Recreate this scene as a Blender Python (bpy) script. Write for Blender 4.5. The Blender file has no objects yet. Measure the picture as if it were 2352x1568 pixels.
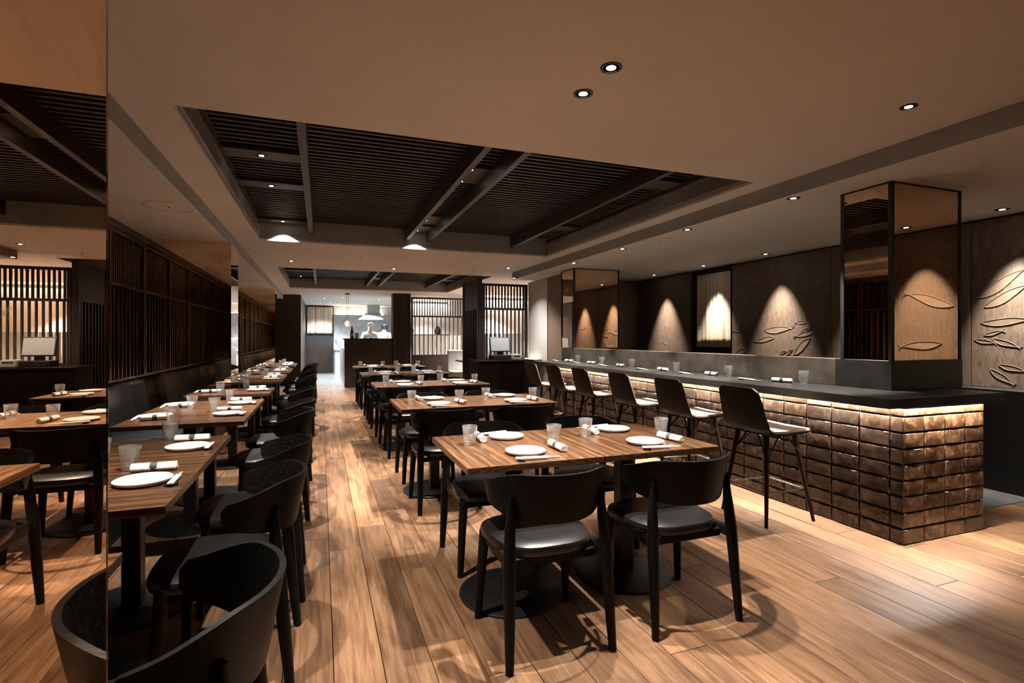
import bpy, bmesh, math, random
from mathutils import Vector, Matrix

random.seed(7)
S = bpy.context.scene
COL = S.collection
PI = math.pi

# ------------------------------------------------------------------ camera, world, exposure
YAW = math.atan(439.0 / 1195.0)
cam_d = bpy.data.cameras.new('camera')
cam_d.sensor_fit = 'HORIZONTAL'
cam_d.sensor_width = 36.0
cam_d.lens = 36.0 * 1195.0 / 2352.0
cam_d.shift_y = -8.5 / 2352.0
cam_d.clip_start = 0.02
cam = bpy.data.objects.new('camera', cam_d)
COL.objects.link(cam)
cam.location = (0, 0, 1.30)
cam.rotation_euler = (PI / 2, 0, -YAW)
S.camera = cam

W = bpy.data.worlds.new('world')
S.world = W
W.use_nodes = True
W.node_tree.nodes['Background'].inputs[0].default_value = (0.02, 0.02, 0.02, 1)
W.node_tree.nodes['Background'].inputs[1].default_value = 1.0

S.view_settings.view_transform = 'Standard'
S.view_settings.look = 'None'
S.view_settings.gamma = 1.0
S.view_settings.use_curve_mapping = False
S.view_settings.exposure = 0.34

try:
    S.cycles.use_denoising = True
    S.cycles.max_bounces = 7
    S.cycles.diffuse_bounces = 3
    S.cycles.glossy_bounces = 4
    S.cycles.transmission_bounces = 4
    S.cycles.transparent_max_bounces = 8
    S.cycles.use_adaptive_sampling = True
    S.cycles.adaptive_threshold = 0.08
    S.cycles.sample_clamp_indirect = 6.0
    S.cycles.caustics_refractive = False
    S.cycles.caustics_reflective = False
    S.cycles.blur_glossy = 0.6
except Exception:
    pass

WARM = (1.0, 0.915, 0.81)
SOFT = (1.0, 0.95, 0.88)
PW = 1.0            # one dimmer for all the downlights


# ------------------------------------------------------------------ materials
def new_mat(name):
    m = bpy.data.materials.new(name)
    m.use_nodes = True
    nt = m.node_tree
    b = nt.nodes['Principled BSDF']
    return m, nt, b


def setp(b, base=None, rough=None, metal=None, spec=None, trans=None, ior=None, coat=None, coat_r=None, sheen=None):
    def s(k, v):
        if k in b.inputs:
            b.inputs[k].default_value = v
    if base is not None:
        s('Base Color', (*base, 1))
    if rough is not None:
        s('Roughness', rough)
    if metal is not None:
        s('Metallic', metal)
    if spec is not None:
        s('Specular IOR Level', spec)
    if trans is not None:
        s('Transmission Weight', trans)
    if ior is not None:
        s('IOR', ior)
    if coat is not None:
        s('Coat Weight', coat)
    if coat_r is not None:
        s('Coat Roughness', coat_r)
    if sheen is not None:
        s('Sheen Weight', sheen)


def N(nt, t, **kw):
    n = nt.nodes.new(t)
    for k, v in kw.items():
        setattr(n, k, v)
    return n


def coords(nt, scale=(1, 1, 1), kind='Object', rand=True, rot=(0, 0, 0)):
    """object coordinates, shifted per object so that copies do not look alike"""
    tc = N(nt, 'ShaderNodeTexCoord')
    mp = N(nt, 'ShaderNodeMapping')
    mp.inputs['Scale'].default_value = scale
    mp.inputs['Rotation'].default_value = rot
    if rand:
        oi = N(nt, 'ShaderNodeObjectInfo')
        mu = N(nt, 'ShaderNodeMath', operation='MULTIPLY')
        mu.inputs[1].default_value = 57.0
        nt.links.new(oi.outputs['Random'], mu.inputs[0])
        ad = N(nt, 'ShaderNodeVectorMath', operation='ADD')
        nt.links.new(tc.outputs[kind], ad.inputs[0])
        nt.links.new(mu.outputs[0], ad.inputs[1])
        nt.links.new(ad.outputs[0], mp.inputs['Vector'])
    else:
        nt.links.new(tc.outputs[kind], mp.inputs['Vector'])
    return mp.outputs[0]


def noise(nt, vec, scale=5, detail=4, rough=0.55, dist=0.0):
    n = N(nt, 'ShaderNodeTexNoise')
    n.inputs['Scale'].default_value = scale
    n.inputs['Detail'].default_value = detail
    n.inputs['Roughness'].default_value = rough
    n.inputs['Distortion'].default_value = dist
    nt.links.new(vec, n.inputs['Vector'])
    return n.outputs['Fac']


def ramp(nt, fac, stops):
    r = N(nt, 'ShaderNodeValToRGB')
    e = r.color_ramp.elements
    while len(e) < len(stops):
        e.new(0.5)
    for el, (p, c) in zip(e, stops):
        el.position = p
        el.color = (*c, 1) if len(c) == 3 else c
    nt.links.new(fac, r.inputs[0])
    return r.outputs[0]


def grey(v):
    return (v, v, v)


def mixc(nt, fac, a, b, mode='MIX'):
    m = N(nt, 'ShaderNodeMix', data_type='RGBA', blend_type=mode)
    if isinstance(fac, (int, float)):
        m.inputs[0].default_value = fac
    else:
        nt.links.new(fac, m.inputs[0])
    for i, x in ((6, a), (7, b)):
        if isinstance(x, tuple):
            m.inputs[i].default_value = (*x, 1)
        else:
            nt.links.new(x, m.inputs[i])
    return m.outputs[2]


def bump(nt, b, h, strength=0.3, dist=0.01):
    n = N(nt, 'ShaderNodeBump')
    n.inputs['Strength'].default_value = strength
    n.inputs['Distance'].default_value = dist
    nt.links.new(h, n.inputs['Height'])
    nt.links.new(n.outputs[0], b.inputs['Normal'])


def wood(name, dark, mid, light, rough=0.4, grain=(26, 1.6, 26), vary=0.25, bmp=0.15, coat=0.0, rings=0.0, knots=False, spec=0.5):
    m, nt, b = new_mat(name)
    v = coords(nt, grain)
    f = noise(nt, v, 1.6, 6, 0.62, 0.6)
    c = ramp(nt, f, [(0.25, dark), (0.5, mid), (0.78, light)])
    if rings:
        v2 = coords(nt, (0.9, 5.5, 5.5), rand=False)
        w = N(nt, 'ShaderNodeTexWave', wave_type='RINGS', rings_direction='X')
        w.inputs['Scale'].default_value = 3.2
        w.inputs['Distortion'].default_value = 5.0
        w.inputs['Detail'].default_value = 2.0
        w.inputs['Detail Scale'].default_value = 1.0
        nt.links.new(v2, w.inputs['Vector'])
        c = mixc(nt, rings, c, ramp(nt, w.outputs['Fac'], [(0.15, grey(0.45)), (0.6, grey(1.0))]), 'MULTIPLY')
    if knots:
        v3 = coords(nt, (7, 2.0, 7))
        k = noise(nt, v3, 1.1, 3, 0.6, 0.4)
        c = mixc(nt, 0.75, c, ramp(nt, k, [(0.30, (0.40, 0.31, 0.25)), (0.52, grey(1.0)), (0.8, (1.25, 1.2, 1.15))]), 'MULTIPLY')
    oi = N(nt, 'ShaderNodeObjectInfo')
    mr = N(nt, 'ShaderNodeMapRange')
    mr.inputs['To Min'].default_value = 1 - vary
    mr.inputs['To Max'].default_value = 1 + vary * 0.6
    nt.links.new(oi.outputs['Random'], mr.inputs[0])
    c = mixc(nt, 1.0, c, mr.outputs[0], 'MULTIPLY')
    nt.links.new(c, b.inputs['Base Color'])
    setp(b, rough=rough, coat=coat, coat_r=0.25, spec=spec)
    bump(nt, b, f, bmp, 0.004)
    return m


def plain(name, base, rough=0.5, metal=0.0, spec=None, nscale=0, namp=0.15, bmp=0.0, bscale=120, **kw):
    m, nt, b = new_mat(name)
    setp(b, base=base, rough=rough, metal=metal, spec=spec, **kw)
    if nscale:
        v = coords(nt)
        f = noise(nt, v, nscale, 5, 0.6)
        lo = tuple(max(0, x * (1 - namp)) for x in base)
        hi = tuple(x * (1 + namp) for x in base)
        nt.links.new(ramp(nt, f, [(0.3, lo), (0.7, hi)]), b.inputs['Base Color'])
    if bmp:
        bump(nt, b, noise(nt, coords(nt), bscale, 3), bmp, 0.003)
    return m


def emit(name, col, strength):
    m, nt, b = new_mat(name)
    setp(b, base=(0.8, 0.8, 0.8))
    b.inputs['Emission Color'].default_value = (*col, 1)
    b.inputs['Emission Strength'].default_value = strength
    return m


MAT = {}
MAT['plaster'] = plain('ceiling_plaster', (0.80, 0.765, 0.72), 0.75, nscale=1.3, namp=0.05, bmp=0.04, bscale=60)
MAT['plank'] = wood('oak_plank', (0.088, 0.039, 0.019), (0.208, 0.110, 0.057), (0.330, 0.194, 0.110), 0.40, (26, 1.5, 26), 0.38, 0.14, knots=True)
MAT['greypaint'] = plain('grey_soffit_paint', (0.30, 0.30, 0.295), 0.7, nscale=2, namp=0.06)
MAT['lattice'] = wood('lattice_wood', (0.014, 0.008, 0.006), (0.042, 0.025, 0.017), (0.12, 0.074, 0.048), 0.24, (30, 30, 1.6), 0.2, 0.10)
MAT['subfloor'] = plain('subfloor', (0.05, 0.028, 0.016), 0.8, nscale=4)
MAT['walnut'] = wood('table_oak', (0.042, 0.018, 0.008), (0.108, 0.050, 0.023), (0.195, 0.100, 0.050), 0.28, (2.0, 34, 34), 0.15, 0.12, rings=0.75)
MAT['blackwood'] = wood('black_stained_ash', (0.0015, 0.0015, 0.0015), (0.003, 0.0028, 0.0026), (0.016, 0.0145, 0.013), 0.45, (70, 6, 70), 0.1, 0.25, spec=0.14)
MAT['leather'] = plain('black_leather', (0.007, 0.007, 0.0075), 0.34, nscale=8, namp=0.3, bmp=0.12, bscale=160)
MAT['benchleather'] = plain('bench_leather', (0.016, 0.018, 0.020), 0.38, nscale=5, namp=0.3, bmp=0.10, bscale=140)
MAT['blackmetal'] = plain('black_metal', (0.006, 0.006, 0.0065), 0.40, nscale=30, namp=0.3)
MAT['darkwood'] = wood('dark_stained_wood', (0.008, 0.005, 0.004), (0.022, 0.012, 0.008), (0.045, 0.026, 0.017), 0.42, (30, 30, 1.6), 0.2, 0.10)
MAT['slat'] = wood('ceiling_slat_wood', (0.014, 0.010, 0.009), (0.038, 0.028, 0.024), (0.07, 0.054, 0.045), 0.5, (2, 30, 30), 0.2, 0.10)
MAT['beam'] = wood('ceiling_beam_wood', (0.016, 0.012, 0.010), (0.040, 0.031, 0.026), (0.075, 0.058, 0.048), 0.45, (40, 2, 40), 0.1, 0.12)
MAT['backing'] = plain('lattice_backing', (0.30, 0.19, 0.125), 0.14, metal=1.0, nscale=3, namp=0.3)
MAT['black'] = plain('black_paint', (0.006, 0.006, 0.006), 0.6, nscale=6)
MAT['graphite'] = plain('graphite_counter', (0.022, 0.021, 0.020), 0.38, nscale=14, namp=0.35, bmp=0.05)
MAT['upstand'] = plain('upstand_stone', (0.23, 0.195, 0.165), 0.36, metal=0.75, nscale=6, namp=0.4, bmp=0.10, bscale=70)
MAT['umber'] = plain('umber_wall', (0.22, 0.14, 0.10), 0.7, nscale=2, namp=0.08)
MAT['linen'] = plain('linen_wallcover', (0.60, 0.575, 0.55), 0.8, nscale=40, namp=0.10, bmp=0.1, bscale=250)
MAT['white'] = plain('white_panel', (0.72, 0.68, 0.63), 0.6, nscale=3, namp=0.05)
MAT['greytile'] = plain('grey_floor_tile', (0.10, 0.105, 0.105), 0.35, nscale=9, namp=0.25)
MAT['steel'] = plain('brushed_steel', (0.50, 0.52, 0.55), 0.36, metal=0.5, nscale=6, namp=0.2)
MAT['chrome'] = plain('chrome', (0.55, 0.53, 0.5), 0.18, metal=1.0, nscale=6, namp=0.05)
MAT['ceramic'] = plain('white_ceramic', (0.80, 0.775, 0.735), 0.28, nscale=12, namp=0.03)
MAT['towel'] = plain('white_towel', (0.80, 0.775, 0.74), 0.85, nscale=90, namp=0.06, bmp=0.35, bscale=220)
MAT['paperband'] = plain('grey_paper_band', (0.055, 0.05, 0.048), 0.6, nscale=20)
MAT['paper'] = plain('white_paper', (0.78, 0.75, 0.71), 0.6, nscale=20, namp=0.04)
MAT['stick'] = wood('bamboo', (0.34, 0.19, 0.10), (0.50, 0.31, 0.18), (0.62, 0.42, 0.26), 0.5, (60, 6, 60), 0.1, 0.05)
MAT['cream'] = plain('cream_upholstery', (0.60, 0.545, 0.475), 0.8, nscale=60, namp=0.10, bmp=0.2, bscale=260)
MAT['shell'] = wood('walnut_shell', (0.004, 0.002, 0.001), (0.009, 0.0042, 0.002), (0.018, 0.009, 0.0045), 0.48, (4, 40, 4), 0.15, 0.08, spec=0.14)
MAT['noren'] = plain('linen_curtain', (0.72, 0.58, 0.45), 0.85, nscale=50, namp=0.10, bmp=0.15, bscale=200)
MAT['ink'] = plain('black_ink', (0.01, 0.01, 0.01), 0.8, nscale=8)
MAT['lens'] = emit('lamp_lens', (1.0, 0.93, 0.84), 22.0)
MAT['lensdim'] = emit('lamp_lens_dim', (1.0, 0.85, 0.70), 2.2)
MAT['led'] = emit('led_strip', (1.0, 0.91, 0.80), 2600.0)
MAT['boothgrey'] = plain('grey_booth_fabric', (0.26, 0.25, 0.24), 0.85, nscale=40, namp=0.1)
MAT['screen'] = plain('till_screen', (0.30, 0.32, 0.34), 0.12, nscale=3, namp=0.05)
MAT['plastic'] = plain('black_plastic', (0.02, 0.02, 0.021), 0.35, nscale=20)
MAT['greyplastic'] = plain('grey_plastic', (0.42, 0.41, 0.40), 0.4, nscale=20, namp=0.05)
MAT['grille'] = plain('vent_metal', (0.34, 0.33, 0.32), 0.45, nscale=30)
MAT['skin'] = plain('skin', (0.46, 0.27, 0.19), 0.55, nscale=15, namp=0.08)
MAT['hair'] = plain('black_hair', (0.012, 0.010, 0.009), 0.5, nscale=80, namp=0.4)
MAT['shirt'] = plain('white_cotton', (0.72, 0.72, 0.72), 0.85, nscale=30, namp=0.05)
MAT['greyshirt'] = plain('grey_cotton', (0.36, 0.38, 0.38), 0.85, nscale=30, namp=0.06)
MAT['apron'] = plain('dark_apron', (0.05, 0.055, 0.065), 0.85, nscale=30, namp=0.1)
MAT['amber'] = plain('amber_bottle', (0.16, 0.045, 0.012), 0.12, nscale=5)
MAT['card'] = plain('cream_card', (0.70, 0.58, 0.46), 0.7, nscale=8, namp=0.06)


def glass_mat():
    """thin pressed glass: mostly clear, mirror-like towards the rim, a little milky"""
    m, nt, b = new_mat('clear_glass')
    out = nt.nodes['Material Output']
    setp(b, base=(0.95, 0.96, 0.95), rough=0.04, spec=0.6)
    tr = N(nt, 'ShaderNodeBsdfTransparent')
    tr.inputs[0].default_value = (0.97, 0.975, 0.97, 1)
    gl = N(nt, 'ShaderNodeBsdfGlossy')
    gl.inputs['Roughness'].default_value = 0.04
    lw = N(nt, 'ShaderNodeLayerWeight')
    lw.inputs['Blend'].default_value = 0.28
    m1 = N(nt, 'ShaderNodeMixShader')
    nt.links.new(lw.outputs['Facing'], m1.inputs[0])
    nt.links.new(tr.outputs[0], m1.inputs[1])
    nt.links.new(gl.outputs[0], m1.inputs[2])
    m2 = N(nt, 'ShaderNodeMixShader')
    f = noise(nt, coords(nt), 30, 3)
    r = N(nt, 'ShaderNodeMapRange')
    r.inputs['From Min'].default_value = 0.35
    r.inputs['From Max'].default_value = 0.75
    r.inputs['To Min'].default_value = 0.05
    r.inputs['To Max'].default_value = 0.20
    nt.links.new(f, r.inputs[0])
    nt.links.new(r.outputs[0], m2.inputs[0])
    nt.links.new(m1.outputs[0], m2.inputs[1])
    tl = N(nt, 'ShaderNodeBsdfTranslucent')
    tl.inputs[0].default_value = (0.9, 0.9, 0.88, 1)
    m3 = N(nt, 'ShaderNodeMixShader')
    m3.inputs[0].default_value = 0.5
    nt.links.new(b.outputs[0], m3.inputs[1])
    nt.links.new(tl.outputs[0], m3.inputs[2])
    nt.links.new(m3.outputs[0], m2.inputs[2])
    nt.links.new(m2.outputs[0], out.inputs[0])
    return m


def board_mat():
    """thin white boards that let the light behind them through"""
    m, nt, b = new_mat('white_translucent_board')
    setp(b, base=(0.82, 0.79, 0.75), rough=0.7)
    tl = N(nt, 'ShaderNodeBsdfTranslucent')
    nt.links.new(ramp(nt, noise(nt, coords(nt), 6), [(0.3, (0.80, 0.77, 0.72)), (0.7, (0.88, 0.85, 0.81))]), tl.inputs[0])
    mx = N(nt, 'ShaderNodeMixShader')
    mx.inputs[0].default_value = 0.55
    nt.links.new(b.outputs[0], mx.inputs[1])
    nt.links.new(tl.outputs[0], mx.inputs[2])
    nt.links.new(mx.outputs[0], nt.nodes['Material Output'].inputs[0])
    return m


MAT['board'] = board_mat()
MAT['glass'] = glass_mat()


def mirror_mat():
    """bronze antique mirror: tinted reflection with tarnish clouds and flecks"""
    m, nt, b = new_mat('bronze_antique_mirror')
    v = coords(nt, (1, 1, 1), rand=False)
    f1 = noise(nt, v, 2.6, 7, 0.68, 0.7)
    f2 = noise(nt, v, 26, 4, 0.6, 0.2)
    cloud = ramp(nt, f1, [(0.52, grey(0.0)), (0.72, grey(1.0))])
    fleck = ramp(nt, f2, [(0.60, grey(0.0)), (0.70, grey(1.0))])
    mu = N(nt, 'ShaderNodeMath', operation='MULTIPLY')
    nt.links.new(cloud, mu.inputs[0])
    nt.links.new(fleck, mu.inputs[1])
    col = mixc(nt, cloud, (0.90, 0.67, 0.48), (0.58, 0.41, 0.29))
    col = mixc(nt, mu.outputs[0], col, (0.42, 0.28, 0.19))
    nt.links.new(col, b.inputs['Base Color'])
    setp(b, metal=1.0)
    r = N(nt, 'ShaderNodeMapRange')
    r.inputs['To Min'].default_value = 0.0
    r.inputs['To Max'].default_value = 0.10
    nt.links.new(mu.outputs[0], r.inputs[0])
    nt.links.new(r.outputs[0], b.inputs['Roughness'])
    return m


MAT['mirror'] = mirror_mat()


def tile_mat(name, a, bb, c, rough, relief):
    m, nt, b = new_mat(name)
    v = coords(nt, (1, 1, 1))
    f = noise(nt, v, 13, 5, 0.65, 0.8)
    g = noise(nt, v, 38, 4, 0.6, 0.4)
    col = ramp(nt, f, [(0.30, a), (0.5, bb), (0.74, c)])
    oi = N(nt, 'ShaderNodeObjectInfo')
    mr = N(nt, 'ShaderNodeMapRange')
    mr.inputs['To Min'].default_value = 0.55
    mr.inputs['To Max'].default_value = 1.35
    nt.links.new(oi.outputs['Random'], mr.inputs[0])
    col = mixc(nt, 1.0, col, mr.outputs[0], 'MULTIPLY')
    nt.links.new(col, b.inputs['Base Color'])
    setp(b, rough=rough, coat=0.35, coat_r=0.15)
    bump(nt, b, g, relief, 0.004)
    return m


MAT['tile'] = tile_mat('glazed_brown_tile', (0.012, 0.006, 0.004), (0.036, 0.019, 0.011), (0.085, 0.055, 0.036), 0.26, 0.22)
MAT['tilecaramel'] = tile_mat('glazed_caramel_tile', (0.018, 0.008, 0.004), (0.075, 0.036, 0.017), (0.22, 0.125, 0.068), 0.17, 0.10)
MAT['grout'] = plain('dark_grout', (0.02, 0.014, 0.011), 0.8, nscale=40)


def relief_mat():
    m, nt, b = new_mat('dripped_plaster')
    v = coords(nt, (14, 14, 2.6), rand=False)
    f = noise(nt, v, 2.4, 8, 0.72, 1.6)
    v2 = coords(nt, (1, 1, 0.5), rand=False)
    g = noise(nt, v2, 26, 5, 0.6, 0.3)
    col = ramp(nt, f, [(0.30, (0.098, 0.066, 0.045)), (0.55, (0.190, 0.134, 0.095)), (0.8, (0.29, 0.21, 0.152))])
    nt.links.new(col, b.inputs['Base Color'])
    setp(b, rough=0.30)
    ad = N(nt, 'ShaderNodeMath', operation='MULTIPLY_ADD')
    ad.inputs[1].default_value = 0.45
    nt.links.new(g, ad.inputs[0])
    nt.links.new(f, ad.inputs[2])
    bump(nt, b, ad.outputs[0], 0.55, 0.02)
    return m


MAT['relief'] = relief_mat()
MAT['fish'] = plain('smooth_plaster', (0.215, 0.155, 0.112), 0.5, nscale=18, namp=0.12, bmp=0.05, bscale=90)


# ------------------------------------------------------------------ mesh building
class MB:
    def __init__(self):
        self.v, self.f = [], []

    def add(self, vs, fs):
        o = len(self.v)
        self.v += [tuple(p) for p in vs]
        self.f += [tuple(i + o for i in f) for f in fs]
        return self

    def box(self, x0, y0, z0, x1, y1, z1):
        vs = [(x0, y0, z0), (x1, y0, z0), (x1, y1, z0), (x0, y1, z0), (x0, y0, z1), (x1, y0, z1), (x1, y1, z1), (x0, y1, z1)]
        return self.add(vs, [(0, 3, 2, 1), (4, 5, 6, 7), (0, 1, 5, 4), (1, 2, 6, 5), (2, 3, 7, 6), (3, 0, 4, 7)])

    def tube(self, p0, p1, r0, r1=None, n=10, phase=0.0):
        r1 = r0 if r1 is None else r1
        a, c = Vector(p0), Vector(p1)
        d = (c - a).normalized()
        u = d.cross(Vector((0, 0, 1)))
        if u.length < 1e-4:
            u = Vector((1, 0, 0))
        u.normalize()
        w = d.cross(u)
        vs = []
        for q, r in ((a, r0), (c, r1)):
            for i in range(n):
                t = 2 * PI * i / n + phase
                vs.append(q + u * (r * math.cos(t)) + w * (r * math.sin(t)))
        fs = [(i, (i + 1) % n, n + (i + 1) % n, n + i) for i in range(n)]
        fs += [tuple(range(n - 1, -1, -1)), tuple(range(n, 2 * n))]
        return self.add(vs, fs)

    def path(self, pts, rs, n=8):
        """round bar through several points"""
        pts = [Vector(p) for p in pts]
        if isinstance(rs, (int, float)):
            rs = [rs] * len(pts)
        vs = []
        for i, p in enumerate(pts):
            d = (pts[min(i + 1, len(pts) - 1)] - pts[max(i - 1, 0)]).normalized()
            u = d.cross(Vector((0, 0, 1)))
            if u.length < 1e-3:
                u = Vector((1, 0, 0))
            u.normalize()
            w = d.cross(u)
            for k in range(n):
                t = 2 * PI * k / n
                vs.append(p + u * (rs[i] * math.cos(t)) + w * (rs[i] * math.sin(t)))
        fs = []
        for i in range(len(pts) - 1):
            for k in range(n):
                fs.append((i * n + k, i * n + (k + 1) % n, (i + 1) * n + (k + 1) % n, (i + 1) * n + k))
        fs += [tuple(range(n - 1, -1, -1)), tuple(range((len(pts) - 1) * n, len(pts) * n))]
        return self.add(vs, fs)

    def lathe(self, prof, n=24, c=(0, 0, 0), rib=0.0, nrib=0):
        vs, fs = [], []
        for (r, z) in prof:
            for k in range(n):
                t = 2 * PI * k / n
                rr = r * (1 + (rib * math.cos(nrib * t) if nrib else 0))
                vs.append((c[0] + rr * math.cos(t), c[1] + rr * math.sin(t), c[2] + z))
        for i in range(len(prof) - 1):
            for k in range(n):
                fs.append((i * n + k, i * n + (k + 1) % n, (i + 1) * n + (k + 1) % n, (i + 1) * n + k))
        fs += [tuple(range(n - 1, -1, -1)), tuple(range((len(prof) - 1) * n, len(prof) * n))]
        return self.add(vs, fs)

    def prism(self, poly, z0, z1):
        n = len(poly)
        vs = [(x, y, z0) for x, y in poly] + [(x, y, z1) for x, y in poly]
        fs = [tuple(range(n - 1, -1, -1)), tuple(range(n, 2 * n))]
        fs += [(i, (i + 1) % n, n + (i + 1) % n, n + i) for i in range(n)]
        return self.add(vs, fs)

    def grid(self, rows):
        """rows: list of equally long lists of points"""
        nr, nc = len(rows), len(rows[0])
        vs = [p for r in rows for p in r]
        fs = [(i * nc + j, i * nc + j + 1, (i + 1) * nc + j + 1, (i + 1) * nc + j) for i in range(nr - 1) for j in range(nc - 1)]
        return self.add(vs, fs)

    def mesh(self, name, mat, bevel=0.0, seg=2, smooth=False, fix=False):
        me = bpy.data.meshes.new(name)
        me.from_pydata(self.v, [], self.f)
        if bevel or fix:
            bm = bmesh.new()
            bm.from_mesh(me)
            if fix:
                bmesh.ops.remove_doubles(bm, verts=bm.verts, dist=1e-5)
            bmesh.ops.recalc_face_normals(bm, faces=bm.faces)
            if bevel:
                es = [e for e in bm.edges if len(e.link_faces) == 2 and e.calc_face_angle(0) > 0.6]
                bmesh.ops.bevel(bm, geom=es, offset=bevel, segments=seg, affect='EDGES', profile=0.5)
            bm.to_mesh(me)
            bm.free()
        if smooth:
            for p in me.polygons:
                p.use_smooth = True
            try:
                me.set_sharp_from_angle(angle=0.7)
            except Exception:
                pass
        if mat:
            me.materials.append(MAT[mat] if isinstance(mat, str) else mat)
        return me

    def build(self, name, mat, parent=None, bevel=0.0, seg=2, smooth=False, fix=False):
        o = bpy.data.objects.new(name, self.mesh(name, mat, bevel, seg, smooth, fix))
        COL.objects.link(o)
        if parent:
            o.parent = parent
        return o


def tag(o, label=None, cat=None, group=None, kind=None):
    if label:
        o['label'] = label
    if cat:
        o['category'] = cat
    if group:
        o['group'] = group
    if kind:
        o['kind'] = kind
    return o


def empty(name, loc=(0, 0, 0), rz=0.0, label=None, cat=None, group=None):
    o = bpy.data.objects.new(name, None)
    o.empty_display_size = 0.1
    COL.objects.link(o)
    o.location = loc
    o.rotation_euler = (0, 0, rz)
    return tag(o, label, cat, group)


def inst(name, me, parent=None, loc=None, rot=None):
    o = bpy.data.objects.new(name, me)
    COL.objects.link(o)
    if parent:
        o.parent = parent
    if loc is not None:
        o.location = loc
    if rot is not None:
        o.rotation_euler = rot
    return o


def copy_tree(o, parent=None):
    c = o.copy()
    COL.objects.link(c)
    c.parent = parent
    for ch in list(o.children):
        copy_tree(ch, c)
    return c


def bx(name, mat, dims, parent=None, bevel=0.0, **kw):
    return MB().box(*dims).build(name, mat, parent, bevel, **kw)


def struct(name, mat, dims, label=None):
    o = bx(name, mat, dims)
    tag(o, label, None, None, 'structure')
    return o


# ------------------------------------------------------------------ room shell
ZM, ZS, ZP = 2.49, 2.37, 2.735        # main ceiling, side soffits, slats in the coffers
PX0, PX1 = -0.71, 3.12                # coffer, left and right
PY = [(3.10, 7.00), (9.60, 13.50)]    # coffers, near and far edges
XL, XR = -0.97, 3.315                 # edges of the main ceiling
YB, YF = -1.7, 20.4

ceil = MB()
T = 0.022
ceil.box(XL, YB, ZM, XR, PY[0][0], ZM + T)
for (a, b) in PY:
    ceil.box(XL, a, ZM, PX0, b, ZM + T)
    ceil.box(PX1, a, ZM, XR, b, ZM + T)
ceil.box(XL, PY[0][1], ZM, XR, PY[1][0], ZM + T)
ceil.box(XL, PY[1][1], ZM, XR, YF, ZM + T)
ceil.box(XR, 9.0, ZM, 6.2, YF, ZM + T)
ceiling = tag(ceil.build('ceiling', 'plaster'), 'beige plaster ceiling with two dark slatted coffers', None, None, 'structure')
bx('right_soffit', 'plaster', (XR, YB, ZS, 5.72, 9.0, ZM + 0.04), ceiling)
bx('left_soffit', 'plaster', (-1.95, YB, ZS, XL, YF, ZM + 0.04), ceiling)
bx('soffit_face', 'greypaint', (XR - 0.004, YB, ZS, XR, 9.0, ZM), ceiling)
bx('soffit_face', 'greypaint', (XL, YB, ZS, XL + 0.004, YF, ZM), ceiling)
for (a, b) in PY:
    cw = MB()
    e = 0.03
    cw.box(PX0 - e, a - e, ZM + T, PX1 + e, a, 2.9)
    cw.box(PX0 - e, b, ZM + T, PX1 + e, b + e, 2.9)
    cw.box(PX0 - e, a, ZM + T, PX0, b, 2.9)
    cw.box(PX1, a, ZM + T, PX1 + e, b, 2.9)
    cw.build('coffer_side', 'greypaint', ceiling)
    bx('coffer_top', 'black', (PX0 - e, a - e, 2.88, PX1 + e, b + e, 2.91), ceiling)
# slats, all of the near coffer one by one
pitch = 0.08
slat_me = MB().box(PX0 + 0.02, -0.0125, 0, PX1 - 0.02, 0.0125, 0.05).mesh('ceiling_slat', 'slat')
y = PY[0][0] + 0.05
while y < PY[0][1] - 0.04:
    inst('ceiling_slat', slat_me, ceiling, (0, y, ZP))
    y += pitch
far = MB()
y = PY[1][0] + 0.05
while y < PY[1][1] - 0.04:
    far.box(PX0 + 0.02, y - 0.0125, ZP, PX1 - 0.02, y + 0.0125, ZP + 0.05)
    y += pitch
tag(far.build('far_ceiling_slats', 'slat', ceiling), None, None, None, 'stuff')
BEAMS = (-0.115, 1.07, 1.36, 2.57)
for (a, b) in PY:
    for x in BEAMS:
        bx('ceiling_beam', 'beam', (x - 0.026, a + 0.002, 2.59, x + 0.026, b - 0.002, 2.83), ceiling, 0.002, seg=1)
    for x0, x1, ys in ((PX0 + 0.002, BEAMS[0] - 0.026, (a + 1.33, a + 2.18, b - 0.11)), (BEAMS[1] + 0.026, BEAMS[2] - 0.026, (a + 1.27, a + 3.09, b - 0.24)), (BEAMS[3] + 0.026, PX1 - 0.002, (a + 0.93, a + 2.96))):
        for yy in ys:
            w = 0.10 if x0 < 0 else (0.22 if x0 < 2 else 0.12)
            bx('light_panel', 'beam', (x0, yy - w, 2.705, x1, yy + w, 2.733), ceiling, 0.001, seg=1)
# vent grilles along the two long sides of each coffer
for (a, b) in PY:
    for sx, x in ((1, PX0), (-1, PX1)):
        fr = MB()
        x0, x1 = sorted((x + sx * 0.002, x + sx * 0.014))
        fr.box(x0, a + 0.03, 2.530, x1, b - 0.03, 2.545)
        fr.box(x0, a + 0.03, 2.655, x1, b - 0.03, 2.672)
        g = fr.build('vent_grille', 'grille', ceiling)
        lv = MB()
        yy = a + 0.05
        while yy < b - 0.04:
            lv.add([(x + sx * 0.001, yy, 2.545), (x + sx * 0.001, yy + 0.002, 2.655), (x + sx * 0.02, yy + 0.020, 2.655), (x + sx * 0.02, yy + 0.018, 2.545)], [(0, 1, 2, 3)])
            yy += 0.030
        tag(lv.build('louvers', 'grille', g), None, None, None, 'stuff')
        bx('vent_back', 'black', (min(x, x + sx * 0.001), a + 0.03, 2.545, max(x, x + sx * 0.001), b - 0.03, 2.655), g)
        bx('coffer_trim', 'beam', (x0 if sx > 0 else x1 - 0.02, a + 0.003, 2.69, x0 + 0.02 if sx > 0 else x1, b - 0.003, 2.715), ceiling)

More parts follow.
